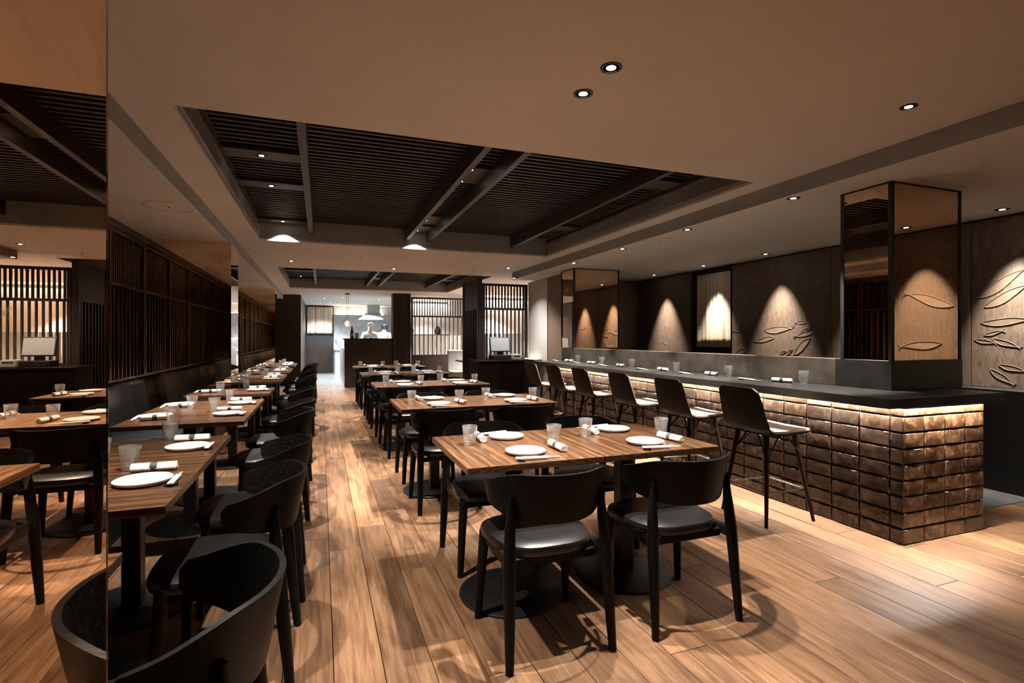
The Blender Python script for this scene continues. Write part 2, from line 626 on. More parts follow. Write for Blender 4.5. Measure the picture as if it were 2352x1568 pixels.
# floor: planks laid along the room, one object each in the near half, the rest joined
floor = struct('floor', 'subfloor', (-1.95, YB, -0.12, 6.2, 15.05, -0.014), 'oak plank floor running the length of the room')
PWID = 0.186
cols = range(-19, 21)
LEN = (1.3, 1.7, 2.1, 2.5)
plank_me = [MB().box(-PWID / 2 + 0.0016, 0.0015, -0.0135, PWID / 2 - 0.0016, L - 0.0015, 0).mesh('plank', 'plank', 0.0012, 1) for L in LEN]
rest = MB()
for c in cols:
    xc = 1.721 + PWID * (c + 0.5)
    y = YB + random.uniform(0, 1.2) * 0 - random.uniform(0.0, 1.4)
    while y < 15.0:
        i = random.randrange(4)
        L = LEN[i]
        hidden = (xc > 4.2 and 2.45 < y) or (3.5 < xc < 4.2 and y > 2.3 and y + L < 7.4)
        if y + L > 15.04:
            L2 = 15.04 - y
            if L2 > 0.05:
                rest.box(xc - PWID / 2 + 0.0016, y + 0.0015, -0.0135, xc + PWID / 2 - 0.0016, y + L2 - 0.0015, 0)
        elif y > 7.6 or y + L < -0.2 or hidden:
            rest.box(xc - PWID / 2 + 0.0016, y + 0.0015, -0.0135, xc + PWID / 2 - 0.0016, y + L - 0.0015, 0)
        else:
            p = inst('plank', plank_me[i], floor, (xc, y, 0))
        y += L
tag(rest.build('far_planks', 'plank', floor), None, None, None, 'stuff')
bx('bar_floor_tiles', 'greytile', (4.24, 2.47, 0.0, 5.36, 8.3, 0.006), floor)
kf = struct('floor_kitchen', 'greytile', (-1.95, 15.05, -0.12, 6.2, YF, 0.0), 'grey tiled kitchen floor behind the pass')

struct('wall_left', 'darkwood', (-1.98, YB, 0, -1.86, 15.5, ZS), 'dark timber wall behind the bench lattice')
struct('wall_rear', 'umber', (-1.98, YB - 0.1, 0, 5.72, YB, ZM), 'plain brown wall behind the viewpoint')
struct('wall_back', 'steel', (-1.98, YF, 0, 6.2, YF + 0.1, ZM + 0.04), 'steel clad kitchen back wall')
struct('wall_outer', 'white', (6.2, 8.2, 0, 6.3, YF, ZM + 0.04), 'white wall of the booth corner')

# right wall: five dripped plaster panels with carved fish
wr = struct('wall_right', 'black', (5.66, YB, 0, 5.74, 8.45, ZS), 'dark plaster wall with carved fish behind the bar')
JY = [-1.7, -0.45, 0.8, 2.0, 3.03, 4.43, 5.99]
panels = []
for a, b in zip(JY[:-1], JY[1:]):
    panels.append((a, b, bx('wall_panel', 'relief', (5.60, a + 0.003, 0.86, 5.66, b - 0.003, ZS - 0.015), wr, 0.003, seg=1)))
panels.append((6.90, 8.38, bx('wall_panel', 'relief', (5.60, 6.90, 0.86, 5.66, 8.38, ZS - 0.015), wr, 0.003, seg=1)))
bx('doorway_recess', 'black', (5.64, 5.99, 0.0, 5.66, 6.90, ZS - 0.015), wr)
bx('wall_ledge', 'black', (5.38, YB, 0, 5.66, 5.95, 0.86), wr, 0.004)
bx('wall_ledge', 'black', (5.38, 6.92, 0, 5.66, 8.34, 0.86), wr, 0.004)

FISH = [  # head and tail on the wall as (y, z), belly width
    ((5.393, 1.402), (4.93, 1.412), .085), ((4.506, 1.536), (4.70, 1.655), .055), ((4.506, 1.519), (4.76, 1.535), .05),
    ((4.76, 1.486), (4.91, 1.495), .035), ((4.472, 1.42), (4.68, 1.46), .05), ((4.656, 1.41), (4.83, 1.388), .045),
    ((4.575, 1.40), (4.94, 1.315), .07), ((4.70, 1.29), (4.97, 1.06), .085), ((5.045, 1.13), (5.19, 1.07), .03),
    ((4.955, 1.15), (5.06, 1.07), .03), ((5.76, 1.418), (5.975, 1.400), .05), ((5.70, 1.12), (5.97, 1.07), .075),
    ((5.233, 1.301), (5.58, 1.245), .06), ((4.70, 1.865), (4.84, 1.94), .035), ((4.50, 1.95), (4.69, 1.995), .05),
    ((4.46, 1.499), (4.60, 1.486), .03), ((4.46, 1.379), (4.57, 1.350), .025), ((5.138, 1.944), (5.29, 2.10), .05),
    ((5.393, 1.997), (5.78, 2.18), .06), ((3.00, 1.99), (2.985, 2.33), .055),
    ((2.90, 2.10), (2.885, 2.30), .045), ((2.747, 1.981), (2.55, 2.25), .075), ((2.98, 1.66), (2.60, 1.90), .085),
    ((2.93, 1.575), (2.58, 1.76), .08), ((2.95, 1.436), (2.56, 1.45), .065), ((2.93, 1.326), (2.775, 1.36), .03),
    ((2.999, 1.285), (2.83, 1.245), .035), ((2.87, 1.295), (2.66, 1.205), .045), ((2.821, 1.066), (2.62, 1.005), .045),
    ((2.883, 1.025), (2.71, 0.885), .05), ((2.64, 1.50), (2.40, 1.56), .05), ((2.40, 1.62), (2.12, 1.80), .08),
    ((2.45, 1.20), (2.15, 1.12), .07), ((2.40, 1.98), (2.10, 2.16), .07), ((2.35, 1.36), (2.06, 1.40), .06),
    ((1.70, 1.60), (1.25, 1.75), .09), ((1.60, 1.25), (1.20, 1.20), .08), ((1.75, 1.95), (1.35, 2.10), .08),
    ((1.10, 1.45), (0.86, 1.55), .06), ((0.60, 1.70), (0.20, 1.85), .08), ((0.50, 1.30), (0.10, 1.25), .08),
    ((3.60, 1.72), (3.36, 1.78), .05), ((3.45, 1.15), (3.28, 1.12), .035), ((3.95, 1.55), (3.70, 1.50), .05),
    ((7.02, 1.690), (7.30, 1.86), .05), ((7.02, 1.570), (7.22, 1.645), .035), ((6.93, 1.338), (7.08, 1.372), .03),
    ((6.94, 1.441), (7.03, 1.468), .02), ((7.50, 1.185), (7.60, 1.23), .025)]
for (hd, tl, w) in FISH:
    host = None
    for a, b, o in panels:
        if a < min(hd[0], tl[0]) and max(hd[0], tl[0]) < b:
            host = o
    if host is None:
        continue
    h, t = Vector((hd[0], hd[1])), Vector((tl[0], tl[1]))
    ax = (t - h)
    L = ax.length
    ax.normalize()
    nx = Vector((-ax.y, ax.x))
    outline = []
    K = 14
    for s in (1, -1):
        rng = range(0, K + 1) if s == 1 else range(K, -1, -1)
        for i in rng:
            u = i / K
            if u > 0.999:
                if s == 1:
                    outline += [h + ax * (L * 1.0) + nx * (w * 0.42), h + ax * (L * 0.95), h + ax * (L * 1.0) - nx * (w * 0.42)]
                continue
            if s == -1 and i == 0:
                continue
            wid = w * 0.5 * (math.sin(PI * min(u / 0.86, 1.0)) ** 0.8 * (1 - 0.25 * u) + 0.05)
            bend = 0.10 * w * math.sin(2 * PI * u)
            outline.append(h + ax * (u * L) + nx * (s * wid + bend))
    cen = sum(outline, Vector((0, 0))) / len(outline)
    fm = MB()
    n = len(outline)
    fx = 5.5985
    vs = [(fx, p.x, p.y) for p in outline]
    fm.add(vs, [tuple(range(n))])
    loop = outline + [outline[0]]
    pts = [(5.598, p.x, p.y) for p in loop]
    fm.path(pts, 0.003, 5)
    fm.build('fish_carving', 'fish', host)

# end wall of the bar area and the return wall beside the till
struct('wall_bar_end', 'umber', (3.80, 8.38, 0, 5.74, 8.48, ZS), 'plain brown end wall of the bar area')
wt = struct('wall_till', 'umber', (3.80, 7.62, 0, 3.90, 8.38, ZS), 'narrow brown wall beside the far bar column')
struct('wall_linen', 'linen', (3.78, 8.48, 0, 3.90, 9.38, ZS), 'pale linen covered wall lit from below')


# ------------------------------------------------------------------ downlights
def downlight(x, y, z, power, cone=80, blend=0.5, aim=(0, 0), label='', r=0.043, glow='lens', soft=0.022, colr=WARM, group='recessed ceiling downlights'):
    e = empty('downlight', (x, y, z), 0, label, 'downlight', group)
    MB().lathe([(r * 1.12, 0.0), (r * 1.12, -0.004), (r * 0.86, -0.005), (r * 0.84, 0.0)], 24).build('trim_ring', 'blackmetal', e)
    MB().lathe([(r * 0.84, -0.0005), (r * 0.50, -0.0005), (r * 0.5, -0.0022), (r * 0.84, -0.0022)], 20).build('reflector', 'chrome', e)
    MB().lathe([(r * 0.50, -0.0008), (r * 0.50, -0.003)], 16).build('lens', glow, e)
    if power:
        ld = bpy.data.lights.new('downlight_beam', 'SPOT')
        ld.energy = power * PW
        ld.color = colr
        ld.spot_size = math.radians(cone)
        ld.spot_blend = blend
        ld.shadow_soft_size = soft
        lo = bpy.data.objects.new('downlight_beam', ld)
        COL.objects.link(lo)
        lo.parent = e
        lo.location = (0, 0, -0.012)
        d = Vector((aim[0], aim[1], -1))
        lo.rotation_euler = d.to_track_quat('-Z', 'Y').to_euler()
    return e


PT = 300
# over the centre tables
downlight(1.20, 2.00, ZM, PT * 1.25, 72, 0.75, label='recessed downlight over the nearest centre table, the one closer to the viewer')
downlight(1.20, 2.26, ZM, PT * 1.25, 72, 0.75, label='recessed downlight over the nearest centre table, the one closer to the coffer')
o2 = {4.20: 'nearer', 4.54: 'farther'}
zz = 2.705
for yy, t in ((4.20, 'first small spotlight between the twin beams of the near coffer'), (4.54, 'second small spotlight between the twin beams of the near coffer'),
              (6.19, 'third small spotlight between the twin beams of the near coffer'), (6.83, 'fourth small spotlight between the twin beams of the near coffer')):
    downlight(1.18, yy, zz, PT * 1.45 if yy < 6.6 else PT * 0.6, 54 if yy < 6.6 else 100, 0.4, label=t, r=0.032)
for yy, t in ((4.43, 'bright spotlight on the nearer cross panel of the near coffer'), (5.28, 'bright spotlight on the middle cross panel of the near coffer'),
              (6.85, 'bright spotlight at the far left end of the near coffer')):
    downlight(-0.43, yy, zz, PT * 1.45 if yy < 6 else PT * 0.6, 62 if yy < 6 else 100, 0.4, label=t, r=0.036)
for yy, t in ((4.03, 'nearer spotlight right of the last beam in the near coffer'), (6.06, 'farther spotlight right of the last beam in the near coffer')):
    downlight(2.80, yy, zz, PT * 1.15, 52, 0.5, aim=(-0.02, 0), label=t, r=0.030)
downlight(-0.43, 2.02, ZM, PT * 1.0, 98, 0.6, label='recessed downlight over the nearest bench table')
downlight(1.18, 9.12, ZM, PT * 1.3, 62, 0.5, label='recessed downlight between the two slatted coffers, centre')
downlight(-0.43, 8.75, ZM, PT * 1.3, 62, 0.5, label='recessed downlight between the two slatted coffers, left')
for yy, n in ((10.8, 'nearer'), (12.6, 'farther')):
    downlight(1.18, yy, zz, PT, 84, 0.5, label=n + ' centre spotlight inside the far coffer', r=0.03)
    downlight(-0.43, yy + 0.2, zz, PT, 84, 0.5, label=n + ' left spotlight inside the far coffer', r=0.03)
downlight(2.84, 1.81, ZM, PT * 0.16, 64, 0.5, label='small white rimmed downlight in the near right ceiling', r=0.036)
# over the bar counter
for i, (yy, n) in enumerate(((3.00, 'nearest'), (4.23, 'second'), (5.41, 'third'), (6.69, 'farthest'))):
    downlight(3.40, yy, ZS, PT * 1.15, 60, 0.5, label=n + ' recessed downlight in the row above the bar counter')
# wall washers
for i, (yy, n, p) in enumerate(((1.45, 'hidden', 1), (2.66, 'nearest', 1), (3.90, 'second', .9), (5.12, 'third', 1), (6.27, 'fourth', .6), (7.49, 'farthest', 1))):
    downlight(5.33, yy, ZS, PT * 1.2 * p, 52, 1.0, aim=(0.17, 0), label=n + ' wall washer in front of the carved fish wall')
# out of sight behind the viewpoint
downlight(1.20, -0.15, ZM, PT * 0.10, 95, 0.6, label='recessed downlight behind the viewpoint, centre')
downlight(3.40, 0.60, ZS, PT * 0.05, 95, 0.6, label='recessed downlight behind the viewpoint, right')
downlight(4.7, 1.30, ZS, PT * 0.12, 95, 0.6, label='recessed downlight over the passage to the bar')


def ceiling_disc(x, y, z, r, label):
    e = empty('ceiling_speaker', (x, y, z), 0, label, 'speaker', 'round ceiling speakers')
    MB().lathe([(r, 0.0), (r, -0.004), (r * 0.96, -0.006), (r * 0.95, -0.002), (r * 0.95, 0.0)], 40).build('rim', 'plaster', e)
    MB().lathe([(r * 0.93, -0.0005), (r * 0.93, -0.003)], 40).build('cover', 'plaster', e)
    MB().lathe([(0.008, -0.003), (0.008, -0.006)], 10).build('sensor', 'ink', e)


ceiling_disc(-1.166, 4.96, ZS, 0.18, 'flat round ceiling speaker over the bench side')
ceiling_disc(3.49, 4.81, ZS, 0.145, 'flat round ceiling speaker above the bar counter')


def smoke_head(x, y, z, label):
    e = empty('sprinkler_head', (x, y, z), 0, label, 'sprinkler')
    MB().lathe([(0.035, 0.0), (0.035, -0.004), (0.02, -0.008)], 18).build('plate', 'white', e)
    MB().lathe([(0.008, -0.006), (0.008, -0.022), (0.016, -0.024), (0.016, -0.027)], 12).build('nozzle', 'chrome', e)


smoke_head(0.55, 8.0, ZM, 'small white sprinkler head between the two coffers')
smoke_head(2.55, 8.9, ZM, 'small white sprinkler head near the till screen')


# ------------------------------------------------------------------ mirror clad columns
def column(x0, y0, x1, y1, z0, z1, label, faces, frame=0.0, zc=None):
    e = empty('mirror_column', ((x0 + x1) / 2, (y0 + y1) / 2, z0), 0, label, 'column')
    cx, cy = (x0 + x1) / 2, (y0 + y1) / 2
    h = z1 - z0
    bx('core', 'black', (x0 - cx + 0.008, y0 - cy + 0.008, 0, x1 - cx - 0.008, y1 - cy - 0.008, h), e)
    t = 0.007
    for f in faces:
        if f == 'e':
            d = (x1 - cx - t, y0 - cy + 0.001, 0.0, x1 - cx, y1 - cy - 0.001, h)
        elif f == 'w':
            d = (x0 - cx, y0 - cy + 0.001, 0.0, x0 - cx + t, y1 - cy - 0.001, h)
        elif f == 's':
            d = (x0 - cx + 0.001, y0 - cy, 0.0, x1 - cx - 0.001, y0 - cy + t, h)
        else:
            d = (x0 - cx + 0.001, y1 - cy - t, 0.0, x1 - cx - 0.001, y1 - cy, h)
        bx('mirror_panel', 'mirror', d, e)
    if frame:
        g = frame
        for ax, ay in ((x0, y0), (x1, y0), (x0, y1), (x1, y1)):
            sx = 1 if ax == x0 else -1
            sy = 1 if ay == y0 else -1
            xa, xb = sorted((ax - cx - sx * 0.004, ax - cx + sx * g))
            ya, yb = sorted((ay - cy - sy * 0.004, ay - cy + sy * g))
            bx('edge_trim', 'black', (xa, ya, 0, xb, yb, h), e)
        tr = MB()
        tr.box(x0 - cx - 0.003, y0 - cy - 0.003, h - 0.012, x1 - cx + 0.003, y1 - cy + 0.003, h)
        tr.build('top_trim', 'black', e)
    return e


c1 = column(-0.85, -1.2, -0.29, 0.905, 0.0, ZM, 'tall bronze mirror column filling the left edge beside the nearest chair', 'ens')
bx('bevelled_edge', 'mirror', (0.273, 1.0515, 0.0, 0.281, 1.0585, ZM), c1, 0.003, seg=1)
column(-1.86, 6.60, -0.95, 7.13, 0.0, ZS, 'bronze mirror column interrupting the bench, nearer of the two', 'esn')
column(-1.86, 12.60, -0.95, 13.13, 0.0, ZS, 'bronze mirror column interrupting the bench, farther of the two', 'esn')
column(3.65, 2.435, 4.38, 2.80, 1.145, ZS, 'black framed bronze mirror column at the near corner of the bar', 'wsen', 0.022)
column(3.65, 7.18, 4.45, 7.62, 1.145, ZS, 'black framed bronze mirror column at the far end of the bar', 'wsen', 0.022)


# ------------------------------------------------------------------ left lattice and bench
def lattice_wall(y0, y1, single, label):
    e = empty('lattice_screen', (-1.80, (y0 + y1) / 2, 0), 0, label, 'screen')
    cy = (y0 + y1) / 2
    bx('backing_panel', 'backing', (-0.05, y0 - cy, 0.89, -0.035, y1 - cy, 2.31), e)
    bx('cornice', 'beam', (-0.05, y0 - cy, 2.31, 0.06, y1 - cy, ZS - 0.002), e, 0.002, seg=1)
    bx('top_rail', 'lattice', (-0.035, y0 - cy, 2.265, 0.035, y1 - cy, 2.308), e)
    bx('mid_rail', 'beam', (-0.034, y0 - cy, 1.785, 0.030, y1 - cy, 1.81), e)
    bx('bottom_rail', 'lattice', (-0.035, y0 - cy, 0.89, 0.030, y1 - cy, 0.915), e)
    y = y1
    while y > y0 + 0.02:
        bx('post', 'lattice', (-0.034, y - 0.045 - cy, 0.915, 0.034, y - cy, 2.265), e, 0.002, seg=1)
        y -= 0.96
    lo = MB().box(-0.030, -0.013, 0.915, 0.016, 0.013, 1.785).mesh('slat', 'lattice')
    up = MB().box(-0.030, -0.011, 1.81, 0.016, 0.011, 2.265).mesh('slat', 'lattice')
    many = MB()
    y = y1 - 0.10
    i = 0
    while y > y0 + 0.02:
        for me, dy, z0, z1 in ((lo, 0, 0.915, 1.785), (up, 0, 1.81, 2.265), (up, -0.0525, 1.81, 2.265)):
            if single and y > y0 + 0.1:
                inst('slat', me, e, (0, y + dy - cy, 0))
            else:
                many.box(-0.03, y + dy - cy - 0.012, z0, 0.016, y + dy - cy + 0.012, z1)
        y -= 0.105
        i += 1
    if many.v:
        tag(many.build('slats', 'lattice', e), None, None, None, 'stuff')


lattice_wall(1.05, 6.595, True, 'dark timber lattice screen along the left wall, nearer bay')
lattice_wall(7.14, 12.595, False, 'dark timber lattice screen along the left wall, farther bay')


def bench(y0, y1, label):
    e = empty('bench', (-1.45, (y0 + y1) / 2, 0), 0, label, 'bench', 'built-in wall benches')
    cy = (y0 + y1) / 2
    bx('plinth', 'black', (-0.30, y0 - cy, 0, 0.22, y1 - cy, 0.30), e)
    n = max(1, round((y1 - y0) / 0.68))
    w = (y1 - y0) / n
    for i in range(n):
        a = y0 - cy + i * w + 0.002
        b = a + w - 0.004
        bx('seat_cushion', 'benchleather', (-0.22, a, 0.30, 0.27, b, 0.455), e, 0.028, seg=3, smooth=True)
        m = MB()
        prof = [(-0.335, 0.44), (-0.325, 0.865), (-0.290, 0.885), (-0.235, 0.865), (-0.17, 0.44)]
        m.add([(x, a, z) for x, z in prof] + [(x, b, z) for x, z in prof],
              [(4, 3, 2, 1, 0), (5, 6, 7, 8, 9)] + [(k, (k + 1) % 5, 5 + (k + 1) % 5, 5 + k) for k in range(5)])
        m.build('back_cushion', 'benchleather', e, 0.016, seg=3, smooth=True)


bench(0.95, 6.59, 'long dark leather bench under the lattice, nearer bay')
bench(7.14, 12.59, 'long dark leather bench under the lattice, farther bay')


# ------------------------------------------------------------------ dining chair
def chair_proto():
    e = empty('dining_chair')
    # curved band: wraps back and arms, tall behind, narrow at the arm tips
    K = 40
    A = math.radians(90)
    rows = []
    th = 0.015
    outer_t, outer_b, inner_t, inner_b = [], [], [], []
    for i in range(K + 1):
        u = -1 + 2 * i / K
        ph = u * A
        a = abs(u)
        s = max(0.0, (a - 0.42) / 0.58)
        s = s * s * (3 - 2 * s)
        zt = 0.762 - 0.050 * s
        b_ = max(0.0, (a - 0.18) / 0.82)
        zb = 0.560 + 0.060 * b_ ** 1.6
        if a > 0.93:                      # rounded arm tips
            q = (a - 0.93) / 0.07
            k = 1 - math.sqrt(max(0, 1 - q * q))
            mid = (zt + zb) / 2
            zt = zt - (zt - mid) * k * 0.5
            zb = zb + (mid - zb) * k * 0.6

        def pt(z, off):
            lean = (z - 0.56) * 0.20
            rx, ry = 0.243 + lean * 0.75 + off, 0.233 + lean + off
            return (rx * math.sin(ph) * (1 + 0.03 * math.cos(ph)), -0.02 - ry * math.cos(ph), z)
        rows.append([pt(zt, 0), pt((2 * zt + zb) / 3, 0), pt((zt + 2 * zb) / 3, 0), pt(zb, 0), pt(zb, -th), pt((zt + 2 * zb) / 3, -th), pt((2 * zt + zb) / 3, -th), pt(zt, -th), pt(zt, 0)])
    m = MB().grid(rows)
    nc = 9
    m.f.append(tuple(range(0, 8)))
    m.f.append(tuple(K * nc + j for j in range(7, -1, -1)))
    m.build('backrest', 'blackwood', e, smooth=True, fix=True)
    # seat pad: rounded front, slightly domed
    pad = MB()
    M_ = 36

    def outline(k, grow):
        t = 2 * PI * k / M_
        c, s = math.cos(t), math.sin(t)
        p = 0.62
        x = (0.222 + grow) * math.copysign(abs(c) ** p, c)
        yv = (0.212 + grow) * math.copysign(abs(s) ** p, s)
        x *= 1.0 + 0.10 * yv / 0.21
        return x, yv + 0.03
    levels = [(0.405, -0.012), (0.408, 0.0), (0.430, 0.006), (0.446, 0.0), (0.456, -0.018), (0.460, -0.06), (0.456, -0.13)]
    for z, g in levels:
        for k in range(M_):
            x, yv = outline(k, g)
            pad.v.append((x, yv, z))
    for i in range(len(levels) - 1):
        for k in range(M_):
            pad.f.append((i * M_ + k, i * M_ + (k + 1) % M_, (i + 1) * M_ + (k + 1) % M_, (i + 1) * M_ + k))
    pad.f.append(tuple(range(M_ - 1, -1, -1)))
    pad.f.append(tuple((len(levels) - 1) * M_ + k for k in range(M_)))
    pad.build('seat', 'leather', e, smooth=True)
    for s in (-1, 1):
        MB().path([(s * 0.228, -0.243, 0.0), (s * 0.222, -0.224, 0.20), (s * 0.216, -0.204, 0.42), (s * 0.207, -0.190, 0.56), (s * 0.200, -0.188, 0.67)], [0.0165, 0.0225, 0.026, 0.021, 0.012], 10).build('leg', 'blackwood', e, smooth=True)
        MB().path([(s * 0.226, 0.196, 0.0), (s * 0.214, 0.184, 0.22), (s * 0.200, 0.172, 0.415)], [0.0165, 0.0215, 0.025], 10).build('leg', 'blackwood', e, smooth=True)
        r = MB()
        r.add([(s * 0.222, -0.206, 0.375), (s * 0.222, -0.206, 0.425), (s * 0.200, -0.206, 0.425), (s * 0.200, -0.206, 0.375),
               (s * 0.207, 0.17, 0.365), (s * 0.207, 0.17, 0.405), (s * 0.187, 0.17, 0.405), (s * 0.187, 0.17, 0.365)],
              [(0, 1, 2, 3), (7, 6, 5, 4), (0, 4, 5, 1), (1, 5, 6, 2), (2, 6, 7, 3), (3, 7, 4, 0)])
        r.build('side_rail', 'blackwood', e, 0.003, seg=1, fix=True)
    bx('front_rail', 'blackwood', (-0.19, 0.160, 0.365, 0.19, 0.180, 0.405), e, 0.003, seg=1)
    bx('rear_rail', 'blackwood', (-0.19, -0.165, 0.368, 0.19, -0.145, 0.405), e, 0.003, seg=1)
    return e


def make_many(proto_fn):
    st = {'p': None, 'used': False}

    def place(loc, rz, label, cat, group):
        if st['p'] is None:
            st['p'] = proto_fn()
            o = st['p']
        else:
            o = copy_tree(st['p'])
        o.location = loc
        o.rotation_euler = (0, 0, rz)
        return tag(o, label, cat, group)
    return place


place_chair = make_many(chair_proto)


# ------------------------------------------------------------------ table
TW, TD = 0.664, 0.745


def table_proto():
    e = empty('dining_table')
    bx('tabletop', 'walnut', (-TD / 2, -TW / 2 + 0.0015, 0.718, TD / 2, TW / 2 - 0.0015, 0.748), e, 0.003, seg=2)
    for s in (-1, 1):
        m = MB()
        m.add([(-0.26, s * 0.10 - 0.02, 0.718), (0.26, s * 0.10 - 0.02, 0.718), (0.26, s * 0.10 + 0.02, 0.718), (-0.26, s * 0.10 + 0.02, 0.718),
               (-0.22, s * 0.10 - 0.02, 0.695), (0.22, s * 0.10 - 0.02, 0.695), (0.22, s * 0.10 + 0.02, 0.695), (-0.22, s * 0.10 + 0.02, 0.695)],
              [(0, 1, 2, 3), (7, 6, 5, 4), (0, 4, 5, 1), (1, 5, 6, 2), (2, 6, 7, 3), (3, 7, 4, 0)])
        m.build('brace', 'walnut', e, fix=True)
    bx('top_plate', 'blackmetal', (-0.12, -0.08, 0.686, 0.12, 0.08, 0.6945), e)
    bx('post', 'blackmetal', (-0.04, -0.04, 0.016, 0.04, 0.04, 0.686), e, 0.006, seg=2)
    MB().lathe([(0.258, 0.0), (0.262, 0.004), (0.262, 0.010), (0.252, 0.015), (0.05, 0.016)], 48).build('base_disc', 'blackmetal', e, smooth=True)
    return e


place_table = make_many(table_proto)


# ------------------------------------------------------------------ tableware
plate_me = MB().lathe([(0.060, 0.0), (0.088, 0.004), (0.096, 0.012), (0.097, 0.0165), (0.0945, 0.0180), (0.088, 0.0155), (0.06, 0.0145)], 48).mesh('plate', 'ceramic', smooth=True)
glass_me = MB().lathe([(0.027, 0.0), (0.029, 0.003), (0.0335, 0.05), (0.0395, 0.098), (0.0385, 0.0995), (0.0372, 0.098), (0.0312, 0.05), (0.0268, 0.015), (0.008, 0.0135)], 72, rib=0.012, nrib=24).mesh('drinking_glass', 'glass', smooth=True)


def napkin_proto():
    e = empty('napkin_roll')
    m = MB()
    n = 26
    L = 0.082
    prof = []
    for k in range(n):
        t = 2 * PI * k / n
        r = 0.0185 + (0.002 if k > n - 3 else 0)
        prof.append((r * math.cos(t), r * math.sin(t) * 0.95))
    xs = (-L, -L + 0.003, -0.012, 0.0, 0.012, L - 0.003, L)
    sc = (0.86, 1.0, 1.0, 0.88, 1.0, 1.0, 0.86)
    for x, s in zip(xs, sc):
        m.v += [(x, p * s, q * s + 0.0185) for p, q in prof]
    for i in range(len(xs) - 1):
        for k in range(n):
            m.f.append((i * n + k, i * n + (k + 1) % n, (i + 1) * n + (k + 1) % n, (i + 1) * n + k))
    for s in (0, 1):           # rolled spiral ends
        x = xs[0] if s == 0 else xs[-1]
        base = (0 if s == 0 else (len(xs) - 1)) * n
        ring = [base + k for k in range(n)]
        for dep, q in ((0.004, 0.68), (-0.001, 0.56), (0.004, 0.32), (-0.001, 0.2)):
            o = len(m.v)
            m.v += [(x + (dep if s == 0 else -dep), p * q, qq * q + 0.0185) for p, qq in prof]
            for k in range(n):
                m.f.append((ring[k], ring[(k + 1) % n], o + (k + 1) % n, o + k))
            ring = [o + k for k in range(n)]
        m.f.append(tuple(ring))
    m.build('towel', 'towel', e, smooth=True, fix=True)
    b = MB().lathe([(0.0186, -0.013), (0.0195, -0.013), (0.0195, 0.013), (0.0186, 0.013)], 26).build('paper_band', 'paperband', e, smooth=True)
    b.rotation_euler = (0, PI / 2, 0)
    b.location = (0, 0, 0.0185)
    return e


place_napkin = make_many(napkin_proto)


def chopsticks_proto():
    e = empty('chopsticks')
    for s in (-1, 1):
        MB().tube((-0.105, s * 0.0045, 0.0125), (0.105, s * 0.003, 0.0045), 0.0036, 0.0024, 8).build('stick', 'stick', e, smooth=True)
    m = MB()
    m.add([(-0.112, -0.011, 0.0092), (0.045, -0.011, 0.0032), (0.045, 0.011, 0.0032), (-0.112, 0.011, 0.0092), (-0.112, -0.010, 0.0175), (0.045, -0.010, 0.0115), (0.045, 0.010, 0.0115), (-0.112, 0.010, 0.0175)],
          [(0, 3, 2, 1), (4, 5, 6, 7), (0, 1, 5, 4), (1, 2, 6, 5), (2, 3, 7, 6), (3, 0, 4, 7)])
    m.build('paper_sleeve', 'paper', e, 0.002, seg=1, fix=True)
    return e


place_chop = make_many(chopsticks_proto)
rest_me = MB().add([(-0.012, -0.022, 0), (0.012, -0.022, 0), (0.012, 0.022, 0), (-0.012, 0.022, 0), (-0.010, -0.021, 0.010), (0.010, -0.021, 0.010), (0.010, 0.021, 0.010), (-0.010, 0.021, 0.010), (-0.010, 0, 0.0085), (0.010, 0, 0.0085)],
                   [(0, 3, 2, 1), (4, 5, 9, 8), (8, 9, 6, 7), (0, 1, 5, 4), (2, 3, 7, 6), (1, 2, 6, 9, 5), (3, 0, 4, 8, 7)]).mesh('chopstick_rest', 'blackwood', 0.0015, 1)

ZT = 0.7485


def setting(org, face, where, var=0, z=ZT, jit=0.012):
    """org: middle of the table edge in front of the diner; face: direction the diner looks"""
    fx, fy = math.cos(face), math.sin(face)
    rx, ry = fy, -fx                       # to the diner's right
    J = lambda: random.uniform(-jit, jit)

    def at(r, v):
        return (org[0] + rx * r + fx * v, org[1] + ry * r + fy * v, z)
    ar = math.atan2(ry, rx)
    P = {0: ((0.0, 0.185), (0.185, 0.215), (0.225, 0.335)), 1: ((-0.05, 0.165), (0.105, 0.185), (0.186, 0.29)), 2: ((0.0, 0.150), (0.205, 0.165), (0.272, 0.27))}[var]
    o = inst('plate', plate_me, None, at(P[0][0] + J(), P[0][1] + J()), (0, 0, random.uniform(0, 6)))
    tag(o, 'round white plate ' + where, 'plate', 'white dinner plates')
    o = inst('drinking_glass', glass_me, None, at(P[2][0] + J(), P[2][1] + J()), (0, 0, random.uniform(0, 6)))
    tag(o, 'ribbed clear tumbler ' + where, 'glass', 'clear water tumblers')
    na = face + random.uniform(-0.12, 0.12) + (0.12 if var == 0 else 0)
    place_napkin(at(P[1][0] + J() * 0.5, P[1][1] + J() * 0.5), na, 'rolled white napkin ' + where, 'napkin', 'rolled napkins')
    ca = ar + random.uniform(-0.05, 0.05)
    cc = at(0.02, 0.048)
    place_chop((cc[0], cc[1], z), ca, 'chopsticks in white sleeve ' + where, 'chopsticks', 'chopstick pairs')
    k = -0.088
    o = inst('chopstick_rest', rest_me, None, (cc[0] + math.cos(ca) * k, cc[1] + math.sin(ca) * k, z), (0, 0, ca))
    tag(o, 'black chopstick rest ' + where, 'rest', 'chopstick rests')


